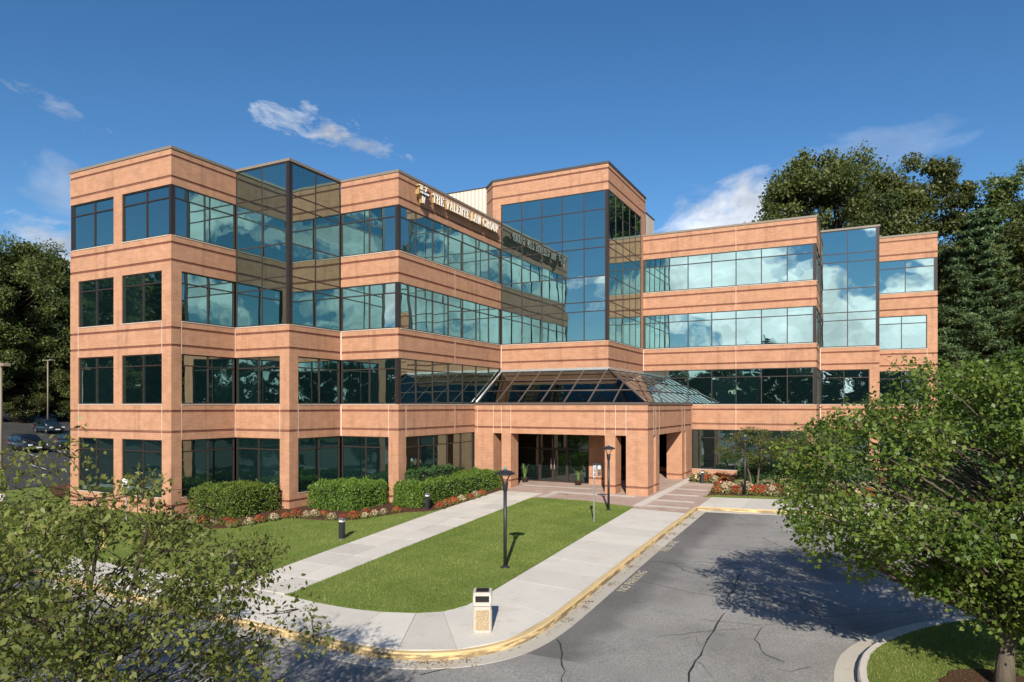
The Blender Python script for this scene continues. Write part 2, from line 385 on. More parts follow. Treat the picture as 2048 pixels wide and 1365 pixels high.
M['bark'] = bark_mat('grey_bark', (.20, .165, .125), (.075, .06, .045)); M['bark_dark'] = bark_mat('brown_bark', (.10, .07, .05), (.035, .025, .02))
M['hydrant'] = plain('yellow_hydrant', (.62, .47, .16), .5)
M['pebble'] = None
def pebble():
    m, t, out = mat_new('pebble_panel'); vo = t.node('ShaderNodeTexVoronoi'); t.l.new(t.pos(), vo.inputs['Vector']); vo.inputs['Scale'].default_value = 85
    c = t.mix(t.sep(vo.outputs['Color'])[0], (.22, .15, .08), (.50, .40, .26)); principled(t, out, c, .8, 0, t.bump(vo.outputs['Distance'], .01, -1), .3); return m
M['pebble'] = pebble()

# ------------------------------------------------------------------ terrain
def gz(x, y):
    r = .015*(min(max(y, -60), 120)-24)
    if x < -47: e = min(-47-x, 70); r += .0157*e+.040*max(0, e-25)
    return r
def sheet(name, poly, dz, mat, thick=None, **kw):
    mb = MB(); n = len(poly)
    if thick: mb.prism(poly, lambda x, y: gz(x, y)+dz-thick, lambda x, y: gz(x, y)+dz)
    else: mb.add([(x, y, gz(x, y)+dz) for x, y in poly], [tuple(range(n))])
    return mb.build(name, mat, **kw)
def grid(name, x0, x1, y0, y1, nx, ny, dz, mat, **kw):
    xs = np.linspace(x0, x1, nx); ys = np.linspace(y0, y1, ny); mb = MB()
    mb.add([(x, y, gz(x, y)+dz) for y in ys for x in xs], [(j*nx+i, j*nx+i+1, (j+1)*nx+i+1, (j+1)*nx+i) for j in range(ny-1) for i in range(nx-1)])
    return mb.build(name, mat, **kw)
grid('ground', -900, 900, -900, 900, 121, 121, -.45, M['lawn'], kind='structure')
ROAD = grid('road', -46.5, 70, -34, 36.5, 41, 37, -.15, M['asphalt'], kind='structure')
grid('parking_lot', -150, -46.6, -60, 110, 60, 40, -.06, M['lot'], kind='structure')

def resample(P, step):
    P = [Vector((*p, 0)) for p in P]; out = []
    for a, b in zip(P[:-1], P[1:]):
        n = max(1, round((b-a).length/step))
        out += [a.lerp(b, i/n) for i in range(n)]
    out.append(P[-1]); return [(p.x, p.y) for p in out]
def smooth(P, it=1):
    for _ in range(it):
        Q = [P[0]]
        for a, b in zip(P[:-1], P[1:]):
            Q += [(.75*a[0]+.25*b[0], .75*a[1]+.25*b[1]), (.25*a[0]+.75*b[0], .25*a[1]+.75*b[1])]
        P = Q+[P[-1]]
    return P
def offset(P, d):
    out = []
    for i, p in enumerate(P):
        a = Vector(P[max(i-1, 0)]); b = Vector(P[min(i+1, len(P)-1)]); c = Vector(p)
        t1 = (c-a).normalized() if i > 0 else (b-c).normalized(); t2 = (b-c).normalized() if i < len(P)-1 else t1
        n1 = Vector((t1.y, -t1.x)); n2 = Vector((t2.y, -t2.x)); n = (n1+n2)
        n = n/max(.3, n.dot(n1)); out.append((p[0]+n.x*d, p[1]+n.y*d))
    return out
K1 = [(-46, 14.2), (-26.07, 12.96), (-21.2, 12.55), (-17.19, 12.27), (-13.5, 12.12), (-10.6, 11.98), (-9.2, 11.98), (-8.32, 12.27), (-7.54, 12.81), (-7.03, 13.66), (-6.84, 14.9), (-6.86, 16.92), (-6.93, 19.63), (-7.06, 25.34), (-7.15, 34.0)]
K1 = smooth(K1, 2)
K2 = [(-7.15, 34.0), (-1.57, 34.85), (6, 35.0), (60, 35.0)]
KERB = K1+K2[1:]
pad = [p for p in KERB]+[(60, 90), (-46, 90)]
sheet('site_pad', pad, -.03, M['mulch'], kind='structure', thick=.3)
kroot = empty('kerb', (-7, 20, gz(0, 20)), kind='structure'); 
def kerb_run(P, root, matk, matp, pan=.42, w=.16, seg=3.0, nm=('kerb_stone', 'gutter_pan')):
    P = resample(P, .5); A = P; B = offset(P, w); B2 = offset(P, w+.03); C = offset(P, w+.03+pan); k = int(seg/.5)
    for i in range(0, len(P)-1, k):
        j = min(i+k, len(P)-1); mb = MB(); mp = MB()
        V = []; n = j-i+1
        for q in range(i, j+1):
            e = (.012 if q == i else (-.012 if q == j else 0))
            z = gz(*A[q]); V += [(*A[q], z-.2), (*A[q], z+.005), (*(Vector(A[q]).lerp(Vector(B[q]), .80)), z+.007), (*B[q], z-.02), (*B2[q], z-.20)]
        F = [(r*5+c, r*5+c+1, (r+1)*5+c+1, (r+1)*5+c) for r in range(n-1) for c in range(4)]+[tuple(range(5)), tuple(range((n-1)*5+4, (n-1)*5-1, -1))]
        mb.add(V, [f[::-1] for f in F]); mb.build(nm[0], matk, root, world=True)
        if pan:
            V = []
            for q in range(i, j+1):
                z = gz(*A[q]); V += [(*B[q], z-.30), (*B2[q], z-.130), (*C[q], z-.142), (*C[q], z-.30)]
            F = [(r*4+c, r*4+c+1, (r+1)*4+c+1, (r+1)*4+c) for r in range(n-1) for c in range(3)]+[(0, 1, 2, 3), ((n-1)*4+3, (n-1)*4+2, (n-1)*4+1, (n-1)*4)]
            mp.add(V, [f[::-1] for f in F]); mp.build(nm[1], matp, root, world=True)
kerb_run(K1, kroot, M['kerb'], M['pan']); kerb_run(K2, kroot, M['kerb'], M['pan'], pan=.35)

# pavements of separate slabs
def slab(root, quad, mat, dz=.012, gap=.010, th=.09, name='slab'):
    c = Vector((sum(q[0] for q in quad)/len(quad), sum(q[1] for q in quad)/len(quad)))
    q2 = []
    for q in quad:
        d = Vector(q)-c; L = d.length; q2.append(tuple(c+d*(1-gap*1.2/max(L, .2))))
    dzz = dz+random.uniform(-.003, .003)
    mb = MB().prism(q2, lambda x, y: gz(x, y)+dzz-th, lambda x, y: gz(x, y)+dzz)
    return mb.build(name, mat, root, world=True)
def interp(P, key, v):
    for a, b in zip(P[:-1], P[1:]):
        lo_, hi_ = a[key], b[key]
        if min(lo_, hi_)-1e-6 <= v <= max(lo_, hi_)+1e-6 and abs(hi_-lo_) > 1e-6:
            f = (v-lo_)/(hi_-lo_); return a[1-key]+(b[1-key]-a[1-key])*f
    return P[-1][1-key] if abs(v-P[-1][key]) < abs(v-P[0][key]) else P[0][1-key]
sw = empty('sidewalk', (-8, 14, gz(0, 14)), kind='structure')
INN = [(-46, 15.4), (-28.78, 14.35), (-23.72, 14.3), (-18.93, 14.22), (-16.34, 14.12), (-14.17, 14.10), (-13.11, 13.92), (-11.6, 13.88)]
pairs = []
xs = list(np.arange(-45.5, -11.7, 1.55))
kl = [p for p in K1 if p[0] < -9.2 and p[1] < 15]
for x in xs: pairs.append(((x, interp(INN, 0, x)), (x+.0, interp(kl, 0, x)+.0)))
pairs += [((-10.85, 14.03), (-10.4, 12.0)), ((-9.99, 14.33), (-8.9, 12.08)), ((-9.45, 14.75), (-7.75, 12.65)), ((-9.18, 15.45), (-7.05, 13.65)), ((-9.17, 16.6), (-6.85, 15.6))]
kr = [p for p in K1 if p[1] > 15 and p[0] > -8]
INR = [(-9.14, 15.7), (-9.19, 16.97), (-9.29, 19.59), (-9.50, 24.5), (-9.82, 32.6)]
for y in np.arange(18.2, 32.4, 1.55): pairs.append(((interp(INR, 1, y), y), (interp(kr, 1, y), y-.25)))
for (a, b), (c, d_) in zip(pairs[:-1], pairs[1:]): slab(sw, [b, d_, c, a], M['concrete'])
w1 = empty('entrance_walk', (-16.5, 24, 0), kind='structure')
WL = [(-16.34, 14.12), (-16.98, 18.99), (-17.92, 26.84), (-18.75, 35.93)]; WR = [(-14.17, 14.1), (-14.75, 20.76), (-15.75, 33.35), (-15.9, 35.9)]
ys = np.linspace(14.16, 35.1, 15)
for a, b in zip(ys[:-1], ys[1:]):
    L0, L1, R0, R1 = interp(WL, 1, a), interp(WL, 1, b), interp(WR, 1, a), interp(WR, 1, b); m0, m1 = .45*L0+.55*R0, .45*L1+.55*R1
    slab(w1, [(L0, a), (m0, a), (m1, b), (L1, b)], M['concrete']); slab(w1, [(m0, a), (R0, a), (R1, b), (m1, b)], M['concrete'])
w2 = empty('side_walk', (0, 36, 0), kind='structure')
SL = [(-7.15, 34.0), (-1.57, 34.85), (6, 35.0), (40, 35.0)]; SU = [(-7.45, 37.35), (-1.0, 38.6), (6, 39.2), (40, 39.3)]
xs = np.arange(-7.0, 39, 2.0)
for a, b in zip(xs[:-1], xs[1:]): slab(w2, [(a, interp(SL, 0, a)), (b, interp(SL, 0, b)), (b, interp(SU, 0, b)), (a, interp(SU, 0, a))], M['concrete'])
# plaza of brick pavers with pale bands
plaza = empty('entrance_plaza', (-12, 36, gz(0, 36)), kind='structure')
pz = [(-18.8, 35.0), (-15.75, 34.75), (-15.75, 33.36), (-12.43, 33.5), (-9.82, 32.64), (-9.8, 32.0), (-7.12, 31.8), (-7.13, 34.0), (-6.98, 34.1), (-6.98, 37.5), (-7.4, 38.2), (-7.5, 42.3), (-9.3, 46.2), (-10.2, 47.4), (-13.6, 47.4), (-13.6, 40.2), (-20.9, 40.2), (-20.9, 36.6), (-18.9, 36.0)]
mb = MB().prism(pz, lambda x, y: gz(x, y)-.1, lambda x, y: gz(x, y)+.004); mb.build('paver_field', M['paver'], plaza, world=True)
def band(x0, y0, x1, y1, w=.45):
    d = Vector((x1-x0, y1-y0)).normalized(); n = Vector((-d.y, d.x))*w/2
    q = [(x0-n.x, y0-n.y), (x1-n.x, y1-n.y), (x1+n.x, y1+n.y), (x0+n.x, y0+n.y)]
    MB().prism(q, lambda x, y: gz(x, y)-.05, lambda x, y: gz(x, y)+.010).build('pale_band', M['band'], plaza, world=True)
band(-15.6, 36.0, -10.75, 36.0, .55); band(-9.75, 33.0, -9.75, 46.0, .5); band(-15.3, 33.9, -15.3, 35.7, .4); band(-9.45, 35.3, -7.45, 35.3, .35); band(-9.45, 37.6, -7.7, 37.6, .35); band(-9.45, 40.0, -7.7, 40.0, .35); band(-9.45, 42.4, -7.9, 42.4, .35); band(-9.45, 33.35, -7.3, 33.35, .35); band(-18.5, 38.0, -14, 38.0, .4)

# lawns
LAWN_L = [(-45.9, 15.4), (-28.78, 14.35), (-23.72, 14.3), (-18.93, 14.22), (-16.36, 14.12), (-16.98, 18.99), (-17.92, 26.84), (-18.75, 35.9), (-21.0, 36.4), (-45.9, 36.4)]
LAWN_C = smooth([(-14.3, 14.14), (-13.11, 13.92), (-11.6, 13.90), (-10.77, 14.08), (-9.99, 14.36), (-9.34, 14.83), (-9.16, 15.7), (-9.2, 16.97), (-9.31, 19.59), (-9.5, 24.5)], 1)+[(-9.84, 32.6), (-12.43, 33.48), (-15.5, 33.5), (-15.72, 33.2), (-14.77, 20.76), (-14.2, 14.3)]
LAWN_R = [(-7.45, 37.38), (-1.0, 38.64), (6, 39.25), (40, 39.35), (40, 40.6), (6, 40.2), (-1, 39.55), (-4.6, 38.75), (-6.9, 38.3), (-7.4, 37.9)]
sheet('lawn', LAWN_L, .0, M['lawn'], kind='structure', thick=.04)
sheet('lawn', LAWN_C, .012, M['lawn'], kind='structure', thick=.05)
sheet('lawn', LAWN_R, .006, M['lawn'], kind='structure', thick=.04)
BED_L = smooth([(-28.3, 20.75), (-27.0, 20.3), (-25.39, 20.0), (-23.84, 19.85), (-23.3, 21.2), (-23.4, 22.5), (-22.9, 23.2), (-21.76, 23.3), (-20.3, 23.6), (-19.6, 25.2), (-19.2, 26.7), (-18.3, 27.2), (-18.1, 29.1), (-18.6, 35.6)], 1)+[(-19.6, 36.5), (-21.1, 36.5), (-21.1, 28.7), (-24.9, 28.7), (-24.9, 24.95), (-28.6, 24.95), (-28.6, 21.24)]
sheet('planting_bed', BED_L, .035, M['mulch'], kind='structure', thick=.05)
BED_R = [(-7.35, 38.3), (-4.6, 38.75), (-1, 39.5), (6, 40.2), (40, 40.6), (40, 56), (5, 56), (1.3, 56), (1.3, 52), (-2.3, 52), (-2.3, 47.6), (-10.1, 47.6), (-9.3, 46.2), (-7.55, 42.3)]
sheet('planting_bed', BED_R, .03, M['mulch'], kind='structure', thick=.05)
BED_S = [(-45.5, 25), (-40, 22.5), (-37, 23), (-37, 27), (-45.5, 30)]
sheet('planting_bed', BED_S, .03, M['mulch'], kind='structure', thick=.05)
# island with kerb
ISL = smooth([(30, 32), (9, 24.4), (5.2, 22.2), (3.69, 20.93), (2.9, 20.27), (1.62, 18.99), (.72, 17.59), (.28, 16.5), (.15, 15.56), (.17, 14.66), (.6, 12.5), (2.2, 9), (5, 5)], 1)
iroot = empty('island_kerb', (2, 16, gz(0, 16)), kind='structure')
kerb_run(ISL, iroot, M['band'], M['pan'], pan=.40)
sheet('lawn', ISL+[(30, 5)], .0, M['lawn'], kind='structure', thick=.1)
th = 2*math.pi/18
sheet('planting_bed', [(2.43+1.0*math.cos(th*i)*(1+.08*math.sin(3*i)), 15.3+1.0*math.sin(th*i)) for i in range(18)], .03, M['mulch'], kind='structure', thick=.05)

# grass blades
def leaf_mesh(name, C, Dr, Nn, L, W, tone, mat, fold=0.):
    """kite-shaped leaves: centres, directions, normals, length, width, tone"""
    n = len(C); Sd = np.cross(Nn, Dr); Sd /= np.maximum(1e-6, np.linalg.norm(Sd, axis=1))[:, None]
    L = np.broadcast_to(L, (n,))[:, None]; W = np.broadcast_to(W, (n,))[:, None]
    a = C; b = C+Dr*L*.42+Sd*W*.5+Nn*W*fold; c = C+Dr*L; d_ = C+Dr*L*.42-Sd*W*.5+Nn*W*fold
    V = np.stack([a, b, c, d_], 1).reshape(-1, 3)
    return raw_mesh(name, V, 4, n, tone, mat)
def raw_mesh(name, V, k, n, tone, mat):
    me = bpy.data.meshes.new(name); me.vertices.add(len(V)); me.vertices.foreach_set('co', V.astype(np.float32).ravel())
    me.loops.add(n*k); me.loops.foreach_set('vertex_index', np.arange(n*k, dtype=np.int32))
    me.polygons.add(n); me.polygons.foreach_set('loop_start', np.arange(0, n*k, k, dtype=np.int32))
    at = me.attributes.new('tone', 'FLOAT', 'FACE'); at.data.foreach_set('value', np.asarray(tone, np.float32))
    me.materials.append(mat); me.update(calc_edges=True); return me
def inside(P, x, y):
    c = np.zeros(len(x), bool); n = len(P)
    for i in range(n):
        (x1, y1), (x2, y2) = P[i], P[(i+1) % n]
        m = ((y1 > y) != (y2 > y)); xi = (x2-x1)*(y-y1)/((y2-y1) if y2 != y1 else 1e-9)+x1; c ^= (m & (x < xi))
    return c
def blades(poly, dens, hmin, hmax, holes=(), clip=None, lift=0.):
    xs_ = [p[0] for p in poly]; ys_ = [p[1] for p in poly]; b = [min(xs_), max(xs_), min(ys_), max(ys_)]
    if clip: b = [max(b[0], clip[0]), min(b[1], clip[1]), max(b[2], clip[2]), min(b[3], clip[3])]
    n = int((b[1]-b[0])*(b[3]-b[2])*dens); x = rng.uniform(b[0], b[1], n); y = rng.uniform(b[2], b[3], n)
    k = inside(poly, x, y)
    for h in holes: k &= ~inside(h, x, y)
    x, y = x[k], y[k]; n = len(x); z = .015*(y-24)+lift
    a = rng.uniform(0, 2*np.pi, n); w = rng.uniform(.006, .012, n); h = rng.uniform(hmin, hmax, n); ln = rng.uniform(.2, .9, n)*h
    b_ = rng.uniform(0, 2*np.pi, n)
    P0 = np.stack([x-np.cos(a)*w, y-np.sin(a)*w, z], 1); P1 = np.stack([x+np.cos(a)*w, y+np.sin(a)*w, z], 1); P2 = np.stack([x+np.cos(b_)*ln, y+np.sin(b_)*ln, z+h], 1)
    return np.stack([P0, P1, P2], 1).reshape(-1, 3), n, np.clip(.5+.2*np.sin(x*.9+1.3*np.sin(y*.5))+.2*np.sin(x*2.3+y*1.1+2*np.sin(y*1.7-x))+rng.normal(0, .25, n), 0, 1)
for poly, dens, holes, clip, lift, lab in ((LAWN_L, 330, (BED_L,), (-34, -16, 14, 36), 0, 'short green lawn grass beside the planting bed and hedges'),
        (LAWN_C, 520, (), None, .012, 'short green lawn grass between the two concrete walks'), (LAWN_R, 260, (), (-8, 8, 37, 41), .006, 'narrow strip of grass below the flower bed'),
        (ISL+[(30, 5)], 620, (), (0, 4.5, 9, 22), 0, 'grass on the kerbed island around the maple')):
    V, n, tn = blades(poly, dens, .025, .06, holes, clip, lift)
    obj('grass', raw_mesh('grass', V, 3, n, tn, M['blade']), None, label=lab, cat='grass', kind='stuff')

# ------------------------------------------------------------------ the office building
X = [-36.475, -28.611, -24.891, -21.086, -13.638, -2.347, 1.297, 4.956]
Y = [21.235, 24.929, 28.678, 39.971, 47.576, 51.986, 55.841]
T = .35; BH = .115
HEAD = {1: 3.49, 2: 7.58, 3: 11.50, 4: 15.49}; SILL = {1: .78, 2: 5.20, 3: 9.13, 4: 13.13}; TRAN = {1: 2.92, 2: 7.03, 3: 10.95, 4: 14.90}
TOP = 17.14; CAP = 17.27
B_ = empty('office_building', (-15, 40, 0), label='four-storey tan brick office building with teal mirror glass and an entrance canopy', cat='building')
def fb(mb, kind, pl, a0, a1, z0, z1, d0, d1):
    if kind == 'A': mb.box(a0, a1, pl+d0, pl+d1, z0, z1)
    else: mb.box(pl-d1, pl-d0, a0, a1, z0, z1)
def part(name, mb, mat, parent=None, **kw): return mb.build(name, M[mat], parent or B_, world=True, **kw)
def wall_piece(kind, pl, a0, a1, z0, z1, belts=(), name='brick_panel', d1=T, conv0=False, conv1=False):
    """brick between z0 and z1, with dark belt courses set back in it"""
    mb = MB(); mk = MB(); z = z0; cuts = sorted(b for b in belts if z0 < b < z1)
    for b in cuts:
        fb(mb, kind, pl, a0, a1, z, b-BH/2, 0, d1); fb(mk, kind, pl, a0+(.028 if conv0 else 0), a1-(.028 if conv1 else 0), b-BH/2, b+BH/2, .028, d1); z = b+BH/2
    fb(mb, kind, pl, a0, a1, z, z1, 0, d1); part(name, mb, 'brick')
    if mk.v: part('belt_course', mk, 'belt')
def window(kind, pl, a0, a1, z0, z1, mull=(), tran=(), rec=.10, w=.055, gl='glass', sill=True, fm='frame', name='window', tilt=.16):
    mb = MB(); A = [a0]+list(mull)+[a1]; Z = [z0]+list(tran)+[z1]
    d0, d1 = max(rec-.055, 0.004), rec+.05
    for z_, zz in ((z0, z0+w), (z1-w, z1)): fb(mb, kind, pl, a0, a1, z_, zz, d0, d1)
    for a, aa in ((a0, a0+w), (a1-w, a1)): fb(mb, kind, pl, a, aa, z0+w, z1-w, d0, d1)
    for m in mull: fb(mb, kind, pl, m-w/2, m+w/2, z0+w, z1-w, d0+.004, d1)
    for t_ in tran: fb(mb, kind, pl, a0+w, a1-w, t_-w/2, t_+w/2, d0+.008, d1-.004)
    W = part(name, mb, fm)
    for i in range(len(A)-1):
        for j in range(len(Z)-1):
            ca, cz = (A[i]+A[i+1])/2, (Z[j]+Z[j+1])/2; ha, hz = (A[i+1]-A[i])/2-.004, (Z[j+1]-Z[j])/2-.004
            pm = MB()
            if kind == 'A': pm.box(-ha, ha, 0, .014, -hz, hz)
            else: pm.box(-.014, 0, -ha, ha, -hz, hz)
            p = pm.build('pane', M[gl], W); p.location = (ca, pl+rec, cz) if kind == 'A' else (pl-rec, ca, cz)
            tx, tz = R(random.gauss(0, tilt)), R(random.gauss(0, tilt))
            p.rotation_euler = (tx, 0, tz) if kind == 'A' else (0, tx, tz)
    if sill:
        ms = MB(); fb(ms, kind, pl, a0, a1, z0-.035, z0, -.025, .12); ms.build('sill', M['sill'], W)
    return W
def joint(kind, pl, a, z0, z1, w=.022):
    mb = MB(); fb(mb, kind, pl, a-w/2, a+w/2, z0, z1, -.004, .01); part('sealant_joint', mb, 'seal')
def cpost(x, y, z0, z1, s=.17): part('corner_post', MB().box(x-s, x-.006, y+.006, y+s, z0, z1), 'post')
SPAN = {0: (-.5, SILL[1], (.42,)), 1: (HEAD[1], SILL[2], (4.85, 3.88)), 2: (HEAD[2], SILL[3], (8.78, 7.96)), 3: (HEAD[3], SILL[4], (12.77, 11.95)), 4: (HEAD[4], TOP, (16.83, 15.86))}
def facade(kind, pl, a0, a1, floors, spans=(0, 1, 2, 3, 4), glassbay=None, start=None, conv1=False):
    """floors: {n: (list of piers (a,b), list of windows (a,b,[mullions]))}"""
    b0 = a0+(T if kind == 'B' else 0); b1 = a1+(T if kind == 'B' else 0)
    for s in spans:
        if glassbay and s in (3, 4): continue
        z0, z1, bl = SPAN[s]; wall_piece(kind, pl, b0, b1, z0, z1, bl, 'brick_spandrel', conv1=conv1)
    for n, (piers, wins) in floors.items():
        for a, b in piers:
            if kind == 'B' and abs(a-a0) < .01: a = a0+T
            if b > a: wall_piece(kind, pl, a, b, SILL[n], HEAD[n], (), 'brick_pier')
        for w in wins: window(kind, pl, w[0], w[1], SILL[n], HEAD[n], w[2], (TRAN[n],), .10 if piers else .05, gl='glass_low' if n == 1 else 'glass')
    if glassbay:
        window(kind, pl, glassbay[0], glassbay[1], SILL[3], TOP, glassbay[2], (10.95, 11.50, 13.13, 14.95, 15.53), .03, .06)
def pm(*w): return list(w)
# -- left end
f13 = ([(X[0], -35.79), (-32.9, -32.26), (-29.28, X[1])], [(-35.79, -32.9, [-34.37]), (-32.26, -29.28, [-30.72])])
facade('A', Y[0], X[0], X[1], {1: f13, 2: f13, 3: f13, 4: ([(-32.9, -32.25)], [(X[0]+.16, -32.9, [-34.51]), (-32.25, X[1]-.16, [-30.46])])}, conv1=True)
cpost(X[1], Y[0], SILL[4], HEAD[4]); part('corner_post', MB().box(X[0]+.006, X[0]+.16, Y[0]+.03, Y[0]+.2, SILL[4], HEAD[4]), 'post')
g = ([(Y[0], 21.79)], [(21.79, Y[1]-.02, [23.33])])
facade('B', X[1], Y[0], Y[1], {1: g, 2: g, 3: g, 4: ([], [(Y[0]+.17, Y[1]-.02, [23.1])])})
# -- first glass bay
g = ([(-25.52, X[2])], [(X[1]+.02, -25.52, [-27.04])])
facade('A', Y[1], X[1], X[2], {1: g, 2: g}, glassbay=(X[1]+.02, X[2]-.17, [-26.75]), conv1=True)
g = ([(Y[1], 25.53)], [(25.53, Y[2]-.02, [27.11])])
facade('B', X[2], Y[1], Y[2], {1: g, 2: g}, glassbay=(Y[1]+.17, Y[2]-.02, [26.78]))
cpost(X[2], Y[1], SILL[3], TOP, .18)
# -- sign wing
cw = ([], [(X[2]+.02, X[3]-.17, [-22.99])])
facade('A', Y[2], X[2], X[3], {1: ([(-21.72, X[3])], [(X[2]+.02, -21.72, [-23.25])]), 2: cw, 3: cw, 4: cw}, conv1=True)
mm = [30.29, 31.90, 33.52, 35.13, 36.74, 38.36]
cw = ([], [(Y[2]+.17, Y[3]-.03, mm)])
facade('B', X[3], Y[2], Y[3], {1: ([(Y[2], 29.34)], [(29.34, 36.47, [30.61, 32.08, 33.49, 35.0])]), 2: cw, 3: cw, 4: cw})
for n in (2, 3, 4): cpost(X[3], Y[2], SILL[n], HEAD[n])
# -- tower
tz = (10.97, 11.55, 13.12, 14.89, 15.48, 17.22)
window('A', Y[3], X[3]+.02, X[4]-.17, SILL[3], 18.40, [-19.55, -18.11, -16.69, -15.23], tz, .03, .06)
window('B', X[4], Y[3]+.17, 47.06, SILL[3], 18.40, [41.51, 42.97, 44.43, 45.81], tz, .03, .055)
cpost(X[4], Y[3], SILL[3], 18.40, .18)
def belted(kind, pl, a0, a1, z0, z1, bl, c1=False): wall_piece(kind, pl, a0, a1, z0, z1, bl, 'brick_spandrel', conv1=c1)
belted('A', Y[3], -21.70, X[4], 18.40, 19.98, (18.87, 19.69), True); belted('A', Y[3], -21.70, X[3], 16.2, 18.40, ())
belted('B', X[4], Y[3]+T, 48.2, 18.40, 19.98, (18.87, 19.69)); belted('B', X[4], 47.06, 48.2, SILL[3], 18.40, ())
belted('A', Y[3], X[3], X[4], 7.30, SILL[3], (8.78, 7.96), True); belted('B', X[4], Y[3]+T, Y[4], 7.30, SILL[3], (8.78, 7.96))
# chamfered left corner of the tower head
for z0, z1, mt, ins in ((16.2, 18.87-BH/2, 'brick', 0), (18.87-BH/2, 18.87+BH/2, 'belt', .028), (18.87+BH/2, 19.69-BH/2, 'brick', 0), (19.69-BH/2, 19.69+BH/2, 'belt', .028), (19.69+BH/2, 19.98, 'brick', 0)):
    k = ins*.7
    part('brick_chamfer' if mt == 'brick' else 'belt_course', MB().prism([(-21.70, Y[3]+ins), (-21.70, Y[3]+1.2), (-22.75+k, 42.2), (-22.75+k, 41.02+k)], z0, z1), mt)
part('tower_core', MB().box(-22.7, X[4]-T, Y[3]+T+.9, 48.1, 9.0, 19.8), 'roof')
# -- right wing
mm = [-12.08, -10.48, -8.88, -7.29, -5.68, -4.09]
cw = ([], [(X[4]+.02, X[5]-.17, mm)])
facade('A', Y[4], X[4], X[5], {1: ([(-2.98, X[5])], [(-10.18, -2.98, [-8.67, -7.35, -5.84, -4.4])]), 2: cw, 3: cw, 4: cw}, conv1=True)
cw = ([], [(Y[4]+.17, Y[5]-.02, [49.8])])
facade('B', X[5], Y[4], Y[5], {1: ([(Y[4], Y[5])], []), 2: cw, 3: cw, 4: cw})
for n in (2, 3, 4): cpost(X[5], Y[4], SILL[n], HEAD[n])
g = ([(.70, X[6])], [(X[5]+.02, .70, [-.86])])
facade('A', Y[5], X[5], X[6], {1: g, 2: g}, glassbay=(X[5]+.02, X[6]-.17, [-.63]), conv1=True)
g = ([(Y[5], 52.6)], [(52.6, Y[6]-.02, [54.2])])
facade('B', X[6], Y[5], Y[6], {1: g, 2: g}, glassbay=(Y[5]+.17, Y[6]-.02, [53.9]))
cpost(X[6], Y[5], SILL[3], TOP, .18)
g = ([(4.33, X[7])], [(X[6]+.02, 4.33, [2.77])])
facade('A', Y[6], X[6], X[7], {1: g, 2: g, 3: g, 4: ([], [(X[6]+.02, X[7]-.17, [3.0])])}, conv1=True)
cpost(X[7], Y[6], SILL[4], HEAD[4])
# -- sides and back, roof
YB = 66.0
bk = MB(); bk.box(X[7]-T, X[7], Y[6]+T, YB, -.5, TOP); part('side_wall', bk, 'brick')
bk = MB(); bk.box(X[0], X[0]+T, Y[0]+T, YB, -.5, TOP); part('side_wall', bk, 'brick')
bk = MB(); bk.box(X[0]+T, X[7]-T, YB-T, YB, -.5, TOP); part('back_wall', bk, 'brick')
foot = [(X[0]+.2, Y[0]+.2), (X[1]-.2, Y[0]+.2), (X[1]-.2, Y[1]+.2), (X[2]-.2, Y[1]+.2), (X[2]-.2, Y[2]+.2), (X[3]-.2, Y[2]+.2), (X[3]-.2, Y[3]+.3), (X[4]-.2, Y[3]+.3), (X[4]-.2, Y[4]+.2), (X[5]-.2, Y[4]+.2), (X[5]-.2, Y[5]+.2), (X[6]-.2, Y[5]+.2), (X[6]-.2, Y[6]+.2), (X[7]-.2, Y[6]+.2), (X[7]-.2, YB-.2), (X[0]+.2, YB-.2)]
part('roof', MB().prism(foot, 16.3, 16.6), 'roof')
# copings: one length per straight parapet
def coping(kind, pl, a0, a1, z0=TOP, z1=CAP, mat='coping', e=.04):
    mb = MB(); fb(mb, kind, pl, a0, a1, z0, z1, -e, .42); part('coping', mb, mat)
e = .04
for kind, pl, a0, a1 in (('A', Y[0], X[0]-e, X[1]+e), ('B', X[1], Y[0]+.42, Y[1]-e), ('A', Y[1], X[1]-.42, X[2]+e), ('B', X[2], Y[1]+.42, Y[2]-e), ('A', Y[2], X[2]-.42, X[3]+e), ('B', X[3], Y[2]+.42, Y[3]-e),
                         ('A', Y[4], X[4]+.001, X[5]+e), ('B', X[5], Y[4]+.42, Y[5]-e), ('A', Y[5], X[5]-.42, X[6]+e), ('B', X[6], Y[5]+.42, Y[6]-e), ('A', Y[6], X[6]-.42, X[7]+e), ('B', X[7], Y[6]+.42, YB)):
    coping(kind, pl, a0, a1)
coping('A', Y[3], -21.72, X[4]+e, 19.98, 20.12, 'coping_dark'); coping('B', X[4], Y[3]+.42, 48.24, 19.98, 20.12, 'coping_dark')
part('coping', MB().prism([(-21.72, Y[3]-e), (-21.72, Y[3]+.5), (-22.8, 42.2), (-22.8, 41.0)], 19.98, 20.12), 'coping_dark')
# penthouse screens behind the tower
part('penthouse', MB().box(-30, -15, 43.0, 47.9, 16.6, 20.8), 'cream'); part('penthouse_cap', MB().box(-30.05, -14.95, 42.95, 47.95, 20.8, 20.86), 'coping_dark')
part('penthouse', MB().box(-20, -13.72, 48.3, 50.75, 16.6, 19.08), 'cream'); part('penthouse_cap', MB().box(-20.05, -13.67, 48.25, 50.8, 19.08, 19.14), 'coping_dark')
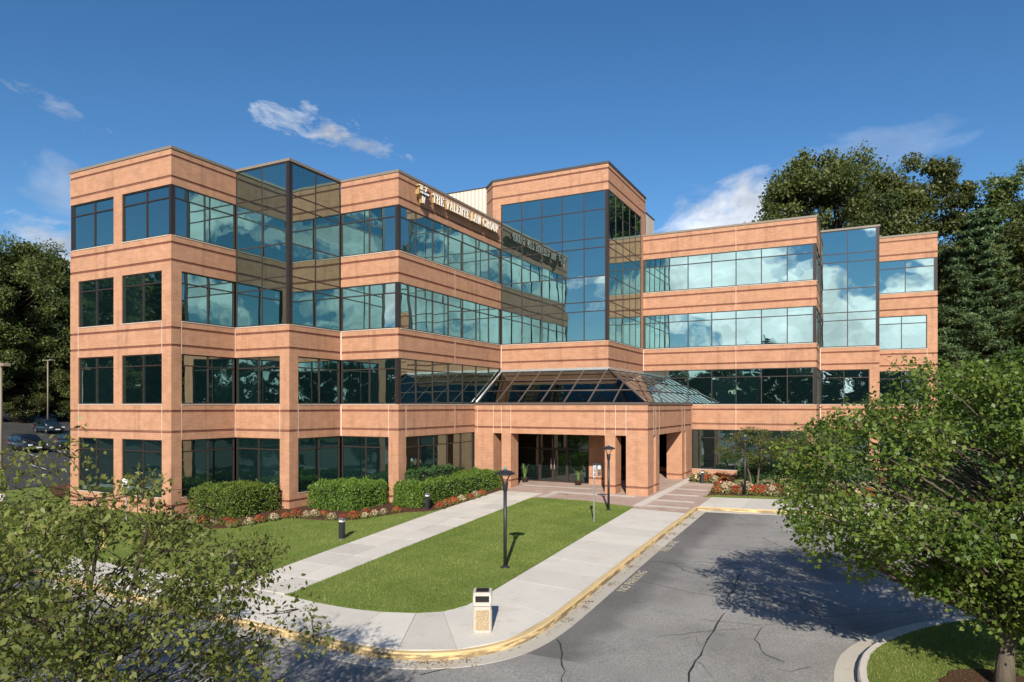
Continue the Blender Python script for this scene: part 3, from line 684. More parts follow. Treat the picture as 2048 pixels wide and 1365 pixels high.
# sealant joints
for kind, pl, a, z1 in (('B', X[1], Y[1]-.02, SILL[3]), ('A', Y[2], X[2]+.02, SILL[3]), ('B', X[2], Y[2]-.02, SILL[3]), ('A', Y[3], X[3]+.02, SILL[3]), ('A', Y[4], X[4]+.02, SILL[3]), ('A', Y[5], X[5]+.02, SILL[3])):
    for s in (2, 1, 0):
        joint(kind, pl, a, SPAN[s][0], SPAN[s][1], .05 if s else .03)
for kind, pl, a, sp in (('A', Y[0], -35.79, (1, 2)), ('A', Y[0], -29.28, (1, 2)), ('B', X[1], 21.79, (1, 2)), ('A', Y[1], -25.52, (1,)), ('B', X[2], 25.53, (1,)), ('A', Y[2], -21.72, (1,)), ('B', X[3], 29.34, (1,)), ('B', X[3], 34.2, (1, 2, 3)),
                        ('A', Y[4], -7.29, (1, 2, 3, 4)), ('A', Y[5], .70, (1,)), ('A', Y[6], 4.33, (1, 2))):
    for s in sp: joint(kind, pl, a, SPAN[s][0], SPAN[s][1])

# -- entrance canopy
YC, XC, CT = 36.49, -10.20, 1.0
for a, b in ((X[3], -19.77), (-19.21, -18.58), (-12.66, -12.04), (-11.43, XC)): wall_piece('A', YC, a, b, -.3, 3.45, (.62,), 'canopy_pier', CT, conv1=True)
for a, b in ((YC+CT, 37.68), (38.13, 38.89), (44.57, 45.28), (45.72, Y[4]-.01)): wall_piece('B', XC, a, b, -.3, 3.45, (.62,), 'canopy_pier', CT)
wall_piece('A', YC, X[3]+.003, XC, 3.45, 5.17, (4.80, 3.81), 'canopy_fascia', CT, conv1=True); wall_piece('B', XC, YC+CT, Y[4]-.01, 3.45, 5.17, (4.80, 3.81), 'canopy_fascia', CT)
for a in (-20.9, -19.77, -19.21, -18.58, -12.66, -12.04, -11.43): joint('A', YC, a, 3.45, 5.17, .022)
for a in (37.68, 38.13, 38.89, 44.57, 45.28, 47.5): joint('B', XC, a, 3.45, 5.17, .022)
part('canopy_soffit', MB().box(X[3]+.02, XC-CT+.02, YC+CT-.02, Y[3]+.3, 3.50, 3.62).box(X[4]-.2, XC-CT+.02, Y[3]+.3, Y[4]-.02, 3.50, 3.62), 'soffit')
gt = MB(); fb(gt, 'A', YC, X[3]+.004, XC+.06, 5.17, 5.30, -.06, CT); fb(gt, 'B', XC, YC+CT, Y[4]-.02, 5.17, 5.30, -.06, CT); part('gutter', gt, 'skyframe')
# ground floor wall behind the canopy: lobby front with doors
wall_piece('A', Y[3], -14.90, X[4], -.3, 7.30, (.62, 4.8, 3.9), 'lobby_wall'); wall_piece('A', Y[3], X[3], -19.90, -.3, 7.30, (), 'lobby_wall'); wall_piece('A', Y[3], -19.90, -14.90, 7.12, 7.30, (), 'lobby_wall'); wall_piece('A', Y[3], -19.90, -14.90, 3.50, 5.15, (), 'lobby_wall')
wall_piece('B', X[4], Y[3]+T, 41.2, -.3, 7.30, (), 'lobby_wall'); wall_piece('B', X[4], 45.4, Y[4], -.3, 7.30, (), 'lobby_wall'); wall_piece('B', X[4], 41.2, 45.4, 3.5, 7.3, (), 'lobby_wall')
g0 = gz(0, 40)+.01
window('A', Y[3], -19.90, -14.90, 5.15, 7.12, [-18.65, -17.4, -16.15], (6.1,), .12, .06, 'darkglass', False)
window('A', Y[3], -19.90, -18.32, g0, 3.50, [], (2.36,), .12, .06, 'darkglass', False, name='lobby_window')
window('A', Y[3], -16.38, -14.90, g0, 3.50, [], (2.36,), .12, .06, 'darkglass', False, name='lobby_window')
window('A', Y[3], -18.32, -16.38, 2.36, 3.50, [-17.35], (), .12, .06, 'darkglass', False, name='lobby_transom')
for a in (-18.32, -17.35):
    D_ = window('A', Y[3], a+.01, a+.96, g0, 2.36, [], (), .14, .10, 'darkglass', False, name='door', tilt=.05)
    hx = a+.86 if a < -18 else a+.12
    MB().box(hx-.02, hx+.02, Y[3]-.02, Y[3]+.02, g0+.8, g0+1.5).box(hx-.02, hx+.02, Y[3]-.02, Y[3]+.1, g0+.82, g0+.86).box(hx-.02, hx+.02, Y[3]-.02, Y[3]+.1, g0+1.44, g0+1.48).build('door_handle', M['silver'], D_)
window('B', X[4], 41.2, 45.4, g0, 3.50, [42.6, 44.0], (2.36,), .12, .06, 'darkglass', False, name='lobby_window')
# -- sloped glass roof over the canopy
SK0, SK1 = 5.32, 7.36; ex, ey = XC-.12, YC+.12
sk = []
def clip_poly(poly, f):
    out = []
    for i in range(len(poly)):
        a, b = poly[i], poly[(i+1) % len(poly)]; fa, fb_ = f(a), f(b)
        if fa >= 0: out.append(a)
        if fa*fb_ < 0: r = fa/(fa-fb_); out.append((a[0]+(b[0]-a[0])*r, a[1]+(b[1]-a[1])*r))
    return out
def slope(front, bars, rows):
    mp = (lambda a, s: (a, ey+s*(Y[3]-ey), SK0+s*(SK1-SK0))) if front else (lambda a, s: (ex+s*(X[4]-ex), a, SK0+s*(SK1-SK0)))
    hip = (lambda q: (ex+q[1]*(X[4]-ex))-q[0]) if front else (lambda q: q[0]-(ey+q[1]*(Y[3]-ey)))
    nrm = Vector((0, -(SK1-SK0), (Y[3]-ey))).normalized() if front else Vector((SK1-SK0, 0, (ex-X[4]))).normalized()
    fr = MB()
    for a in bars:
        smax = 1.0
        if front and a > X[4]: smax = (a-ex)/(X[4]-ex)
        if not front and a < Y[3]: smax = (a-ey)/(Y[3]-ey)
        p, q = Vector(mp(a, 0)), Vector(mp(a, smax)); w = .04; sdv = Vector((w, 0, 0)) if front else Vector((0, w, 0))
        fr.add([p-sdv-nrm*.09, p+sdv-nrm*.09, q+sdv-nrm*.09, q-sdv-nrm*.09, p-sdv+nrm*.03, p+sdv+nrm*.03, q+sdv+nrm*.03, q-sdv+nrm*.03], [(0, 3, 2, 1), (4, 5, 6, 7), (0, 1, 5, 4), (1, 2, 6, 5), (2, 3, 7, 6), (3, 0, 4, 7)])
    for s in rows[1:-1]:
        a0, a1 = (bars[0], ex+s*(X[4]-ex)) if front else (ey+s*(Y[3]-ey), bars[-1])
        fr.tube([Vector(mp(a0, s))+nrm*.02, Vector(mp(a1, s))+nrm*.02], .03, 6)
    root = part('skylight', fr, 'skyframe')
    ends = bars+([ex] if front else []); ends = ends if front else [ey]+bars
    for a, b in zip(ends[:-1], ends[1:]):
        for s0, s1 in zip(rows[:-1], rows[1:]):
            pl = clip_poly([(a, s0), (b, s0), (b, s1), (a, s1)], hip)
            if len(pl) >= 3:
                pts = [Vector(mp(*q)) for q in pl]; n = len(pts)
                MB().add([p for p in pts]+[p-nrm*.012 for p in pts], [tuple(range(n)), tuple(range(2*n-1, n-1, -1))]+[(i, (i+1) % n, n+(i+1) % n, n+i) for i in range(n)]).build('pane', M['skyglass'], root)
rows = [0, .333, .667, 1.0]
slope(True, [X[3]+.06, -19.6, -18.13, -16.65, -15.18, -13.70, -12.2], rows)
slope(False, [38.1, 39.97, 41.5, 43.0, 44.5, 46.0, Y[4]-.06], rows)
MBh = MB(); MBh.tube([(ex, ey, SK0+.02), (X[4], Y[3], SK1+.02)], .07, 8); part('hip_bar', MBh, 'skyframe')
MBh = MB(); MBh.box(X[3]+.01, X[4]+.07, Y[3]-.10, Y[3]-.003, SK1-.03, SK1+.12).box(X[4]+.003, X[4]+.10, Y[3]-.003, Y[4]-.01, SK1-.03, SK1+.12); part('ridge_flashing', MBh, 'silver')
part('edge_trim', MB().tube([(X[3]+.09, ey-.08, SK0), (X[3]+.09, Y[3]-.05, SK1+.04)], .06, 8), 'silver')
# panel of entry devices on the lobby wall
pn = empty('entry_panel', (-14.35, Y[3]-.02, 1.35), label='small grey entry intercom panel on the brick wall beside the glass doors', cat='intercom')
MB().box(-.28, .28, -.06, .02, -.2, .2).build('housing', M['galv'], pn); MB().box(-.2, 0, -.075, -.055, -.1, .12).build('screen', M['ink'], pn); MB().box(.08, .22, -.075, -.055, -.12, .1).build('keypad', M['white'], pn); MB().box(.05, .22, -.06, .02, -.5, -.28).build('card_reader', M['cap'], pn)

# ------------------------------------------------------------------ sign on the wing
def glyph(ch):
    """serif capitals in a 1-high cell: list of polygons + width"""
    def rect(x0, x1, y0, y1): return [(x0, y0), (x1, y0), (x1, y1), (x0, y1)]
    def bar(x0, y0, x1, y1, w): # slanted stem, horizontal ends
        return [(x0-w/2, y0), (x0+w/2, y0), (x1+w/2, y1), (x1-w/2, y1)]
    s = .09; TK = .17; TN = .07
    def ser(x, y, w=.30): return rect(x-w/2, x+w/2, y if y < .5 else y-s*.7, y+s*.7 if y < .5 else y)
    def arc(cx, cy_, rx, ry, a0, a1, tx, ty, n=12):
        P = []
        for i in range(n):
            A, Bq = R(a0+(a1-a0)*i/n), R(a0+(a1-a0)*(i+1)/n)
            P.append([(cx+rx*math.cos(A), cy_+ry*math.sin(A)), (cx+rx*math.cos(Bq), cy_+ry*math.sin(Bq)), (cx+(rx-tx)*math.cos(Bq), cy_+(ry-ty)*math.sin(Bq)), (cx+(rx-tx)*math.cos(A), cy_+(ry-ty)*math.sin(A))])
        return P
    if ch == 'T': return [rect(.28, .28+TK, 0, 1), rect(.02, .71, .92, 1), rect(.02, .08, .74, .92), rect(.65, .71, .74, .92), ser(.365, 0, .34)], .74
    if ch == 'H': return [rect(.12, .12+TK, 0, 1), rect(.58, .58+TK, 0, 1), rect(.29, .58, .47, .55), ser(.205, 0), ser(.205, 1), ser(.665, 0), ser(.665, 1)], .88
    if ch == 'E': return [rect(.12, .12+TK, 0, 1), rect(.05, .64, .92, 1), rect(.05, .66, 0, .08), rect(.29, .5, .47, .55), rect(.58, .64, .74, .92), rect(.60, .66, .08, .27), rect(.46, .5, .38, .64)], .72
    if ch == 'V': return [bar(.40, 0, .16, 1, TK), bar(.42, 0, .68, 1, TN), ser(.16, 1, .34), ser(.68, 1, .28)], .82
    if ch == 'A': return [bar(.14, 0, .39, 1, TN), bar(.66, 0, .42, 1, TK), rect(.24, .56, .30, .37), ser(.14, 0, .28), ser(.66, 0, .34)], .84
    if ch == 'L': return [rect(.12, .12+TK, 0, 1), ser(.205, 1), rect(.05, .64, 0, .08), rect(.58, .64, .08, .30)], .68
    if ch == 'N': return [rect(.12, .12+TN, 0, 1), rect(.68, .68+TN, 0, 1), bar(.66, 0, .18, 1, TK), ser(.155, 0, .24), ser(.12, 1, .22), ser(.715, 1, .24)], .86
    if ch == 'W': return [bar(.32, 0, .14, 1, TK), bar(.34, 0, .54, 1, TN), bar(.74, 0, .54, 1, TK), bar(.76, 0, .96, 1, TN), ser(.14, 1, .30), ser(.54, 1, .28), ser(.96, 1, .26)], 1.08
    if ch == 'G': return arc(.44, .5, .40, .52, 40, 330, TK, .08)+[rect(.62, .62+TK, .04, .46), rect(.52, .86, .42, .48), rect(.70, .76, .70, .98)], .90
    if ch == 'O': return arc(.44, .5, .40, .52, 0, 360, TK, .08, 20), .88
    if ch == 'U': return [rect(.12, .12+TK, .3, 1), rect(.64, .64+TN, .3, 1), ser(.205, 1), ser(.675, 1, .24)]+arc(.415, .3, .295, .32, 180, 360, .14, .09), .82
    if ch == 'R': return [rect(.12, .12+TK, 0, 1), ser(.205, 0), rect(.05, .4, .92, 1), rect(.29, .4, .46, .53), bar(.70, 0, .42, .5, TK), ser(.74, 0, .2)]+arc(.40, .73, .27, .27, -90, 90, TK, .07, 8), .86
    if ch == 'P': return [rect(.12, .12+TK, 0, 1), ser(.205, 0), rect(.05, .42, .92, 1), rect(.29, .42, .42, .49)]+arc(.42, .71, .27, .29, -90, 90, TK, .07, 8), .74
    return [], .42
def letter_mesh(ch, h, wsc, xoff, zoff, depth, face):
    """front faces toward +x; text runs along +y"""
    polys, w = glyph(ch); fr = MB(); bk_ = MB()
    for i, P in enumerate(polys):
        e_ = .0012*(i % 5); n = len(P); y = lambda p: xoff+p[0]*h*wsc; z = lambda p: zoff+p[1]*h
        a = sum(P[k][0]*P[(k+1) % n][1]-P[(k+1) % n][0]*P[k][1] for k in range(n))
        P = P if a > 0 else P[::-1]
        fr.add([(face+e_, y(p), z(p)) for p in P]+[(face-.025, y(p), z(p)) for p in P], [tuple(range(n)), tuple(range(2*n-1, n-1, -1))]+[(k, n+k, n+(k+1) % n, (k+1) % n) for k in range(n)])
        bk_.add([(face-.026, y(p), z(p)) for p in P]+[(face-depth, y(p), z(p)) for p in P], [tuple(range(n)), tuple(range(2*n-1, n-1, -1))]+[(k, n+k, n+(k+1) % n, (k+1) % n) for k in range(n)])
    return fr, bk_, w*h*wsc
sg = empty('wall_sign', (X[3]+.30, 35, 16.3), label='raised white serif letters reading THE VALENTE LAW GROUP on the brick parapet', cat='sign')
SX = X[3]+.34
text = 'THE VALENTE LAW GROUP'; tot = sum(glyph(c)[1]+.07 for c in text); hL = .52; y0, y1 = 31.40, 39.02; wsc = (y1-y0)/(tot*hL); yy = y0
for c in text:
    if c != ' ':
        fr, bk_, w = letter_mesh(c, hL, wsc, yy, 16.27, .17, SX); L_ = part('letter', fr, 'letter', sg); bk_.build('letter_return', M['gold'], L_)
    yy += (glyph(c)[1]+.07)*hL*wsc
lg = empty('wall_emblem', (X[3]+.3, 30.6, 16.0), label='large white letter V emblem crossed by a dark lettered banner on the brick parapet', cat='sign')
fr, bk_, w = letter_mesh('V', .92, 1.05, 30.05, 15.95, .24, SX+.04); L_ = part('letter', fr, 'letter', lg); bk_.build('letter_return', M['gold'], L_)
part('banner', MB().box(SX+.045, SX+.075, 29.98, 30.94, 16.34, 16.58), 'navy', lg); part('banner_return', MB().box(SX-.20, SX+.044, 29.98, 30.94, 16.34, 16.58), 'gold', lg)
tot2 = sum(glyph(c)[1]+.08 for c in 'LAW GROUP'); yy = 30.03; sc2 = .86/(tot2*.11)
for c in 'LAW GROUP':
    if c != ' ': fr, bk_, w = letter_mesh(c, .11, sc2, yy, 16.405, .03, SX+.092); part('banner_letter', fr, 'letter', lg)
    yy += (glyph(c)[1]+.08)*.11*sc2

# ------------------------------------------------------------------ road paint
def paint_text(name, s, x, y, size, label):
    cu = bpy.data.curves.new(name, 'FONT'); cu.body = s; cu.size = size; cu.align_x = 'LEFT'; cu.space_character = 1.05
    tmp = bpy.data.objects.new(name, cu); COL.objects.link(tmp)
    dg = bpy.context.evaluated_depsgraph_get(); me = bpy.data.meshes.new_from_object(tmp.evaluated_get(dg)); COL.objects.unlink(tmp); bpy.data.objects.remove(tmp)
    z = gz(x, y)-.146; rot = Matrix.Rotation(R(91), 4, 'Z')
    for v in me.vertices:
        p = rot @ v.co; v.co = (x+p.x, y+p.y, gz(x+p.x, y+p.y)-.146)
    o = bpy.data.objects.new(name, me); COL.objects.link(o); me.materials.clear(); me.materials.append(M['paint_y']); o.parent = ROAD
paint_text('no_parking_lettering', 'NO PARKING', -5.96, 18.95, .40, '')
paint_text('fire_lane_lettering', 'FIRE LANE', -6.12, 24.5, .40, '')
CRACKS = [([(-3.06, 18.21), (-3.07, 15.76), (-3.04, 13.98), (-2.84, 12.73)], 0.042), ([(-6.18, 14.61), (-5.65, 13.5), (-5.13, 12.35)], 0.035), ([(-6.32, 22.81), (-4.99, 22.98), (-3.77, 23.05), (-2.24, 23.49)], 0.03), ([(-3.33, 22.36), (-3.16, 19.21), (-2.93, 18.93), (-2.42, 18.98)], 0.045), ([(-6.68, 20.7), (-5.73, 20.19), (-4.29, 19.72), (-3.14, 19.47)], 0.018), ([(-3.54, 17.42), (-2.71, 17.56), (-2.14, 17.67)], 0.02), ([(-2.59, 13.98), (-2.95, 14.51), (-3.14, 14.72)], 0.015), ([(-2.06, 17.51), (-2.09, 16.55), (-1.8, 15.68), (-1.37, 15.43)], 0.03), ([(-0.88, 15.37), (-1.23, 14.92), (-1.48, 14.99)], 0.03), ([(-8.57, 10.8), (-8.7, 11.72), (-9.1, 11.89)], 0.03), ([(-5.39, 25.63), (-3.98, 25.74), (-1.84, 26.31)], 0.02), ([(-7.93, 11.52), (-7.73, 11.95), (-7.5, 12.16)], 0.08)]
def crack(pts, w, n=14, jit=.06):
    P = resample(pts, .35); A = []; Bq = []
    for i, p in enumerate(P):
        a = Vector(P[max(0, i-1)]); b = Vector(P[min(len(P)-1, i+1)]); d = (b-a).normalized(); nn = Vector((-d.y, d.x)); c = Vector(p)+nn*random.gauss(0, jit)*.5; ww = w*random.uniform(.35, 1.2)
        A.append((c.x-nn.x*ww/2, c.y-nn.y*ww/2)); Bq.append((c.x+nn.x*ww/2, c.y+nn.y*ww/2))
    m_ = len(P); MB().add([(x, y, gz(x, y)-.1455) for x, y in A+Bq], [(i, i+1, m_+i+1, m_+i) for i in range(m_-1)]).build('crack', M['tar'], ROAD)
M['tar'] = plain('tar_crack', (.025, .025, .026), .8)
for pts, w in CRACKS: crack(pts, w)
# lines in the parking lot
for i in range(9):
    y_ = 22+i*2.9; mb = MB()
    for (xa, xb) in ((-56, -61.5), (-68.5, -74.5)):
        mb.add([(xa, y_, gz(xa, y_)-.054), (xb, y_+1.6, gz(xb, y_+1.6)-.054), (xb, y_+1.72, gz(xb, y_+1.7)-.054), (xa, y_+.12, gz(xa, y_+.12)-.054)], [(0, 1, 2, 3)])
    mb.build('parking_line', M['paint_w'], bpy.data.objects['parking_lot'])
isl = [(-84, 50), (-80, 46), (-79, 48), (-83, 54), (-86, 55)]
sheet('planted_island', isl, .06, M['lawn'], kind='structure', thick=.15)

# ------------------------------------------------------------------ street furniture
def lamp_post():
    r = empty('lamp_post', (0, 0, 0))
    MB().lathe([(.16, 0), (.16, .03), (.10, .05), (.075, .09)], n=16).build('base_plate', M['black'], r)
    MB().tube([(0, 0, .04), (0, 0, 2.55)], .058, 12).build('pole', M['black'], r)
    MB().lathe([(.062, 2.45), (.075, 2.47), (.10, 2.70), (.105, 2.74), (.04, 2.76)], n=12).build('collar', M['black'], r)
    for k in range(4):
        a = math.pi/4+k*math.pi/2; c, s = math.cos(a), math.sin(a)
        MB().tube([(.07*c, .07*s, 2.70), (.10*c, .10*s, 2.80), (.17*c, .17*s, 2.92), (.27*c, .27*s, 3.02)], .014, 6).build('arm', M['black'], r)
    h = MB().lathe([(.27, 2.985), (.33, 3.0), (.335, 3.035), (.20, 3.10), (.07, 3.13)], n=8, smooth=False, rot0=math.pi/8).build('lamp_head', M['black'], r)
    MB().lathe([(.20, 2.962), (.26, 2.98)], n=8).build('lens', M['lens'], h); MB().lathe([(.045, 3.13), (.045, 3.22), (.03, 3.235)], n=10).build('photocell', M['tealens'], h)
    return r
lp = lamp_post(); first = True
for (x, y, h, lab) in ((-10.08, 19.4, 1.0, 'black lamp post in the middle of the lawn between the walks'), (-10.65, 31.24, .98, 'black lamp post at the lawn edge beside the canopy piers'), (-5.47, 38.78, 1.02, 'black lamp post by the flower bed along the side walk')):
    o = lp if first else copy_tree(lp); first = False
    o.location = (x, y, gz(x, y)); o.scale = (h, h, h); o.rotation_euler.z = R(18); tag(o, lab, 'lamp post', 'black pedestrian lamp posts')
def bollard():
    r = empty('bollard_light', (0, 0, 0))
    MB().box(-.125, .125, -.125, .125, 0, .025).build('base_plate', M['cap'], r)
    MB().lathe([(.125, .02), (.125, .66)], n=4, smooth=False, rot0=math.pi/4).build('post', M['black'], r)
    MB().lathe([(.115, .66), (.115, .735)], n=4, smooth=False, rot0=math.pi/4).build('lens', M['lens'], r)
    MB().lathe([(.15, .735), (.15, .77), (.09, .81), (.02, .82)], n=4, smooth=False, rot0=math.pi/4).build('cap', M['cap'], r)
    return r
bl = bollard(); first = True
for (x, y, lab) in ((-17.31, 15.02, 'black square bollard light at the lawn corner near the kerb'), (-17.88, 20.66, 'black square bollard light halfway along the walk on open lawn'), (-18.67, 27.74, 'black square bollard light in front of the long hedge end'),
                    (-19.42, 35.87, 'black square bollard light at the left canopy pier'), (-8.62, 43.2, 'black square bollard light among flowers beside the right canopy pier'), (-23.2, 17.3, 'black square bollard light on the lawn half hidden by the birch')):
    o = bl if first else copy_tree(bl); first = False
    o.location = (x, y, gz(x, y)); o.rotation_euler.z = R(5); tag(o, lab, 'bollard', 'black square bollard lights')
# litter bin
tb = empty('litter_bin', (-7.86, 13.98, gz(0, 13.98)+.012), R(27), label='square concrete litter bin with pebble panel on the sidewalk corner', cat='bin')
def rbox(mb, x0, x1, y0, y1, z0, z1, b=.02):
    mb.prism([(x0+b, y0), (x1-b, y0), (x1, y0+b), (x1, y1-b), (x1-b, y1), (x0+b, y1), (x0, y1-b), (x0, y0+b)], z0, z1); return mb
rbox(MB(), -.21, .21, -.21, .21, 0, .60, .03).build('body', M['stone'], tb)
for k in range(4):
    p = MB().box(-.155, .155, -.222, -.205, .06, .52).build('pebble_panel', M['pebble'], tb); p.rotation_euler.z = k*math.pi/2
hd = rbox(rbox(MB(), -.215, .215, -.215, .215, .615, .70, .03), -.215, .215, -.215, .215, .85, .93, .03)
for sx in (-1, 1):
    for sy in (-1, 1): hd.box(sx*.215-(.055 if sx > 0 else 0), sx*.215+(0 if sx > 0 else .055), sy*.215-(.055 if sy > 0 else 0), sy*.215+(0 if sy > 0 else .055), .70, .85)
hd.build('hood', M['stone'], tb); MB().box(-.17, .17, -.17, .17, .66, .86).build('opening', M['hole'], tb)
MB().box(-.15, .15, -.15, .15, .93, .945).build('ash_tray', M['hole'], tb)
# signs on posts
def post_sign(x, y, rz, h, lab, marks):
    r = empty('sign_post', (x, y, gz(x, y)), R(rz), label=lab, cat='sign')
    MB().box(-.022, .022, -.022, .022, 0, h).build('post', M['galv'], r)
    p = MB().box(-.16, .16, -.034, -.024, h-.5, h+.02).build('sign_panel', M['white'], r)
    mk = MB()
    if marks == 'access':   # wheel-and-seat access symbol over a line of lettering
        for i in range(14):
            a, b = R(150+i*17), R(150+(i+1)*17)
            mk.add([(.075*math.cos(a), -.036, h-.20+.075*math.sin(a)), (.075*math.cos(b), -.036, h-.20+.075*math.sin(b)), (.055*math.cos(b), -.036, h-.20+.055*math.sin(b)), (.055*math.cos(a), -.036, h-.20+.055*math.sin(a))], [(0, 1, 2, 3)])
        mk.box(-.02, .005, -.0375, -.0355, h-.17, h-.06).box(-.02, .06, -.0377, -.0357, h-.19, h-.165).box(.05, .075, -.0379, -.0359, h-.27, h-.18)
        mk.box(-.11, .11, -.038, -.036, h-.36, h-.33).box(-.11, .11, -.038, -.036, h-.43, h-.40)
    else:
        mk.box(-.11, .11, -.038, -.036, h-.10, h-.06).box(-.11, -.02, -.038, -.036, h-.22, h-.14).box(.02, .11, -.038, -.036, h-.22, h-.16).box(-.1, .1, -.038, -.036, h-.33, h-.29).box(-.08, .08, -.038, -.036, h-.44, h-.38)
    mk.build('sign_marking', M['ink'], p)
post_sign(-10.21, 28.02, 88, 2.45, 'narrow white sign on a thin galvanised post at the lawn edge', 'access')
post_sign(-29.3, 19.5, 30, 1.9, 'small white sign on a post in front of the left brick corner', 'text')
# hydrant
hy = empty('fire_hydrant', (-24.97, 15.69, gz(0, 15.69)), label='pale yellow fire hydrant standing on the lawn behind the birch leaves', cat='hydrant')
MB().lathe([(.17, 0), (.17, .04), (.11, .05), (.11, .52), (.14, .54), (.14, .58), (.11, .60), (.09, .70), (.03, .74), (.03, .80)], n=14).build('barrel', M['hydrant'], hy)
for a in (0, math.pi/2, math.pi):
    c = MB().tube([(.09*math.cos(a), .09*math.sin(a), .42), (.19*math.cos(a), .19*math.sin(a), .42)], .055, 10).build('nozzle', M['hydrant'], hy)
# parking lot light poles
def lot_pole(x, y, h, lab, arm=.9):
    r = empty('parking_light', (x, y, gz(x, y)-.05), label=lab, cat='light pole', group='parking lot light poles')
    MB().lathe([(.26, 0), (.26, .7), (.20, .74)], n=14).build('footing', M['band'], r)
    MB().tube([(0, 0, .7), (0, 0, h)], [.095, .075], 8).build('pole', M['pole'], r)
    MB().box(-arm, arm, -.04, .04, h-.06, h+.02).build('crossarm', M['pole'], r)
    for s in (-1, 1): MB().box(s*arm-.22, s*arm+.22, -.17, .17, h-.05, h+.10).build('lamp_head', M['pole'], r)
lot_pole(-39.1, 19.3, 7.3, 'tan parking light pole rising behind the foreground birch', .35); lot_pole(-97.3, 53.7, 9.0, 'tall tan parking light pole behind the parked cars', .75)

# ------------------------------------------------------------------ vegetation
def unit(v): return v/np.maximum(1e-9, np.linalg.norm(v, axis=1))[:, None]
def rand_dir(n): return unit(rng.normal(size=(n, 3)))
def foliage(name, centres, radii, per, L, mat, flat=.7, up=.5, wr=.62, lvar=.42, outer=.45, droop=0.):
    """leaves scattered in clumps: clump centres (k,3), radii (k,), leaves per clump"""
    k = len(centres); n = k*per; idx = np.repeat(np.arange(k), per)
    d = rand_dir(n); r = radii[idx]*(outer+(1-outer)*rng.random(n))*rng.random(n)**.25
    off = d*r[:, None]; off[:, 2] *= flat
    C = centres[idx]+off
    nrm = unit(rng.normal(size=(n, 3))*.8+d*.55+np.array([0, 0, up]))
    dr = unit(np.cross(nrm, rand_dir(n))+np.array([0, 0, -droop]))
    Lx = L*(1+rng.normal(0, lvar, n)).clip(.45, 1.7)
    tone = np.clip(rng.normal(.45, .22, n)+rng.normal(0, .16, k)[idx], 0, 1)
    return leaf_mesh(name, C, dr, nrm, Lx, Lx*wr, tone, mat)
def limb(mb, a, b, r0, r1, bend=.15, n=5, seg=6):
    a, b = Vector(a), Vector(b); L = (b-a).length; off = Vector((random.gauss(0, 1), random.gauss(0, 1), random.gauss(.3, .6)))*L*bend
    pts = [a.lerp(b, i/n)+off*math.sin(math.pi*i/n)*.6+Vector((random.gauss(0, .02), random.gauss(0, .02), random.gauss(0, .02)))*L*.6*(0 < i < n) for i in range(n+1)]
    mb.tube(pts, [r0+(r1-r0)*i/n for i in range(n+1)], seg, cap=False); return pts
def broad_tree(name, H, R_, base, K, per, L, mat, barkm, trunk_r, clump=.30, flat=.75, twigs=0, trunk_lean=(0, 0), shape=1.0, inner=.45, stems=1, up=.5, wr=.62, droop=0., zlow=.0):
    """crown centres fill an uneven ellipsoid; limbs run from the trunk to every clump"""
    cz = (H+base)/2; hz = (H-base)/2
    lob = rng.normal(size=(7, 3)); lob = unit(lob); la = rng.uniform(.72, 1.08, 7)
    C = []
    while len(C) < K:
        d = rand_dir(1)[0]; s = 1+.16*sum(max(0, float(np.dot(d, l))-.35)*w_ for l, w_ in zip(lob, (1.2, -1.3, 1, -1, .9, -.9, 1.1)))*1.3
        r = (inner+(1-inner)*rng.random()**.55)*s
        p = d*r; wz = (1-.28*max(0, p[2]))*(1 if p[2] > -.3 else 1-.35*(-p[2]-.3)*shape)
        if p[2] < -.92+zlow: continue
        C.append((p[0]*R_*wz, p[1]*R_*wz, cz+p[2]*hz))
    C = np.array(C); rad = R_*clump*rng.uniform(.7, 1.25, K)
    top = empty(name, (0, 0, 0)); wd = MB()
    trunks = []
    for s in range(stems):
        a = 2*math.pi*s/stems+.5; o = (0, 0) if stems == 1 else (.12*math.cos(a), .12*math.sin(a)); e_ = (trunk_lean[0]+(0 if stems == 1 else R_*.35*math.cos(a)), trunk_lean[1]+(0 if stems == 1 else R_*.35*math.sin(a)))
        n = 9; hh = base+(H-base)*.82
        pts = [Vector((o[0]+e_[0]*(i/n)**1.2+random.gauss(0, trunk_r*.25)*(i > 0), o[1]+e_[1]*(i/n)**1.2+random.gauss(0, trunk_r*.25)*(i > 0), -.15+(hh+.15)*i/n)) for i in range(n+1)]
        rr = [trunk_r*(1.35 if i == 0 else 1)*(1-.88*i/n)+.008 for i in range(n+1)]
        wd.tube(pts, rr, 9); trunks.append((pts, rr))
    ends = []
    for c in C:
        cv = Vector(c); pts, rr = min(trunks, key=lambda q: min((p-cv).length for p in q[0]))
        tgt = cv.z-.45*math.hypot(c[0], c[1])-.1*H*.2
        i = min(range(len(pts)), key=lambda k_: abs(pts[k_].z-max(base*.95, tgt)))
        i = max(1, i); r0 = max(.006, min(rr[i]*.5, trunk_r*.30)); ends.append(limb(wd, pts[i], cv, r0, max(.004, r0*.18), .10, 5, 5))
    if twigs:
        for c, rd in zip(C, rad):
            for _ in range(twigs):
                d = rand_dir(1)[0]; d[2] = abs(d[2])*.6+.1
                limb(wd, c-d*rd*.15, c+d*rd*.95, .006+.002*R_*.3, .002, .12, 3, 4)
    wd.build('trunk', M[barkm], top)
    cr = obj('crown', foliage('crown', C, rad, per, L, M[mat], flat, up, wr, droop=droop), None, top, kind='stuff')
    return top
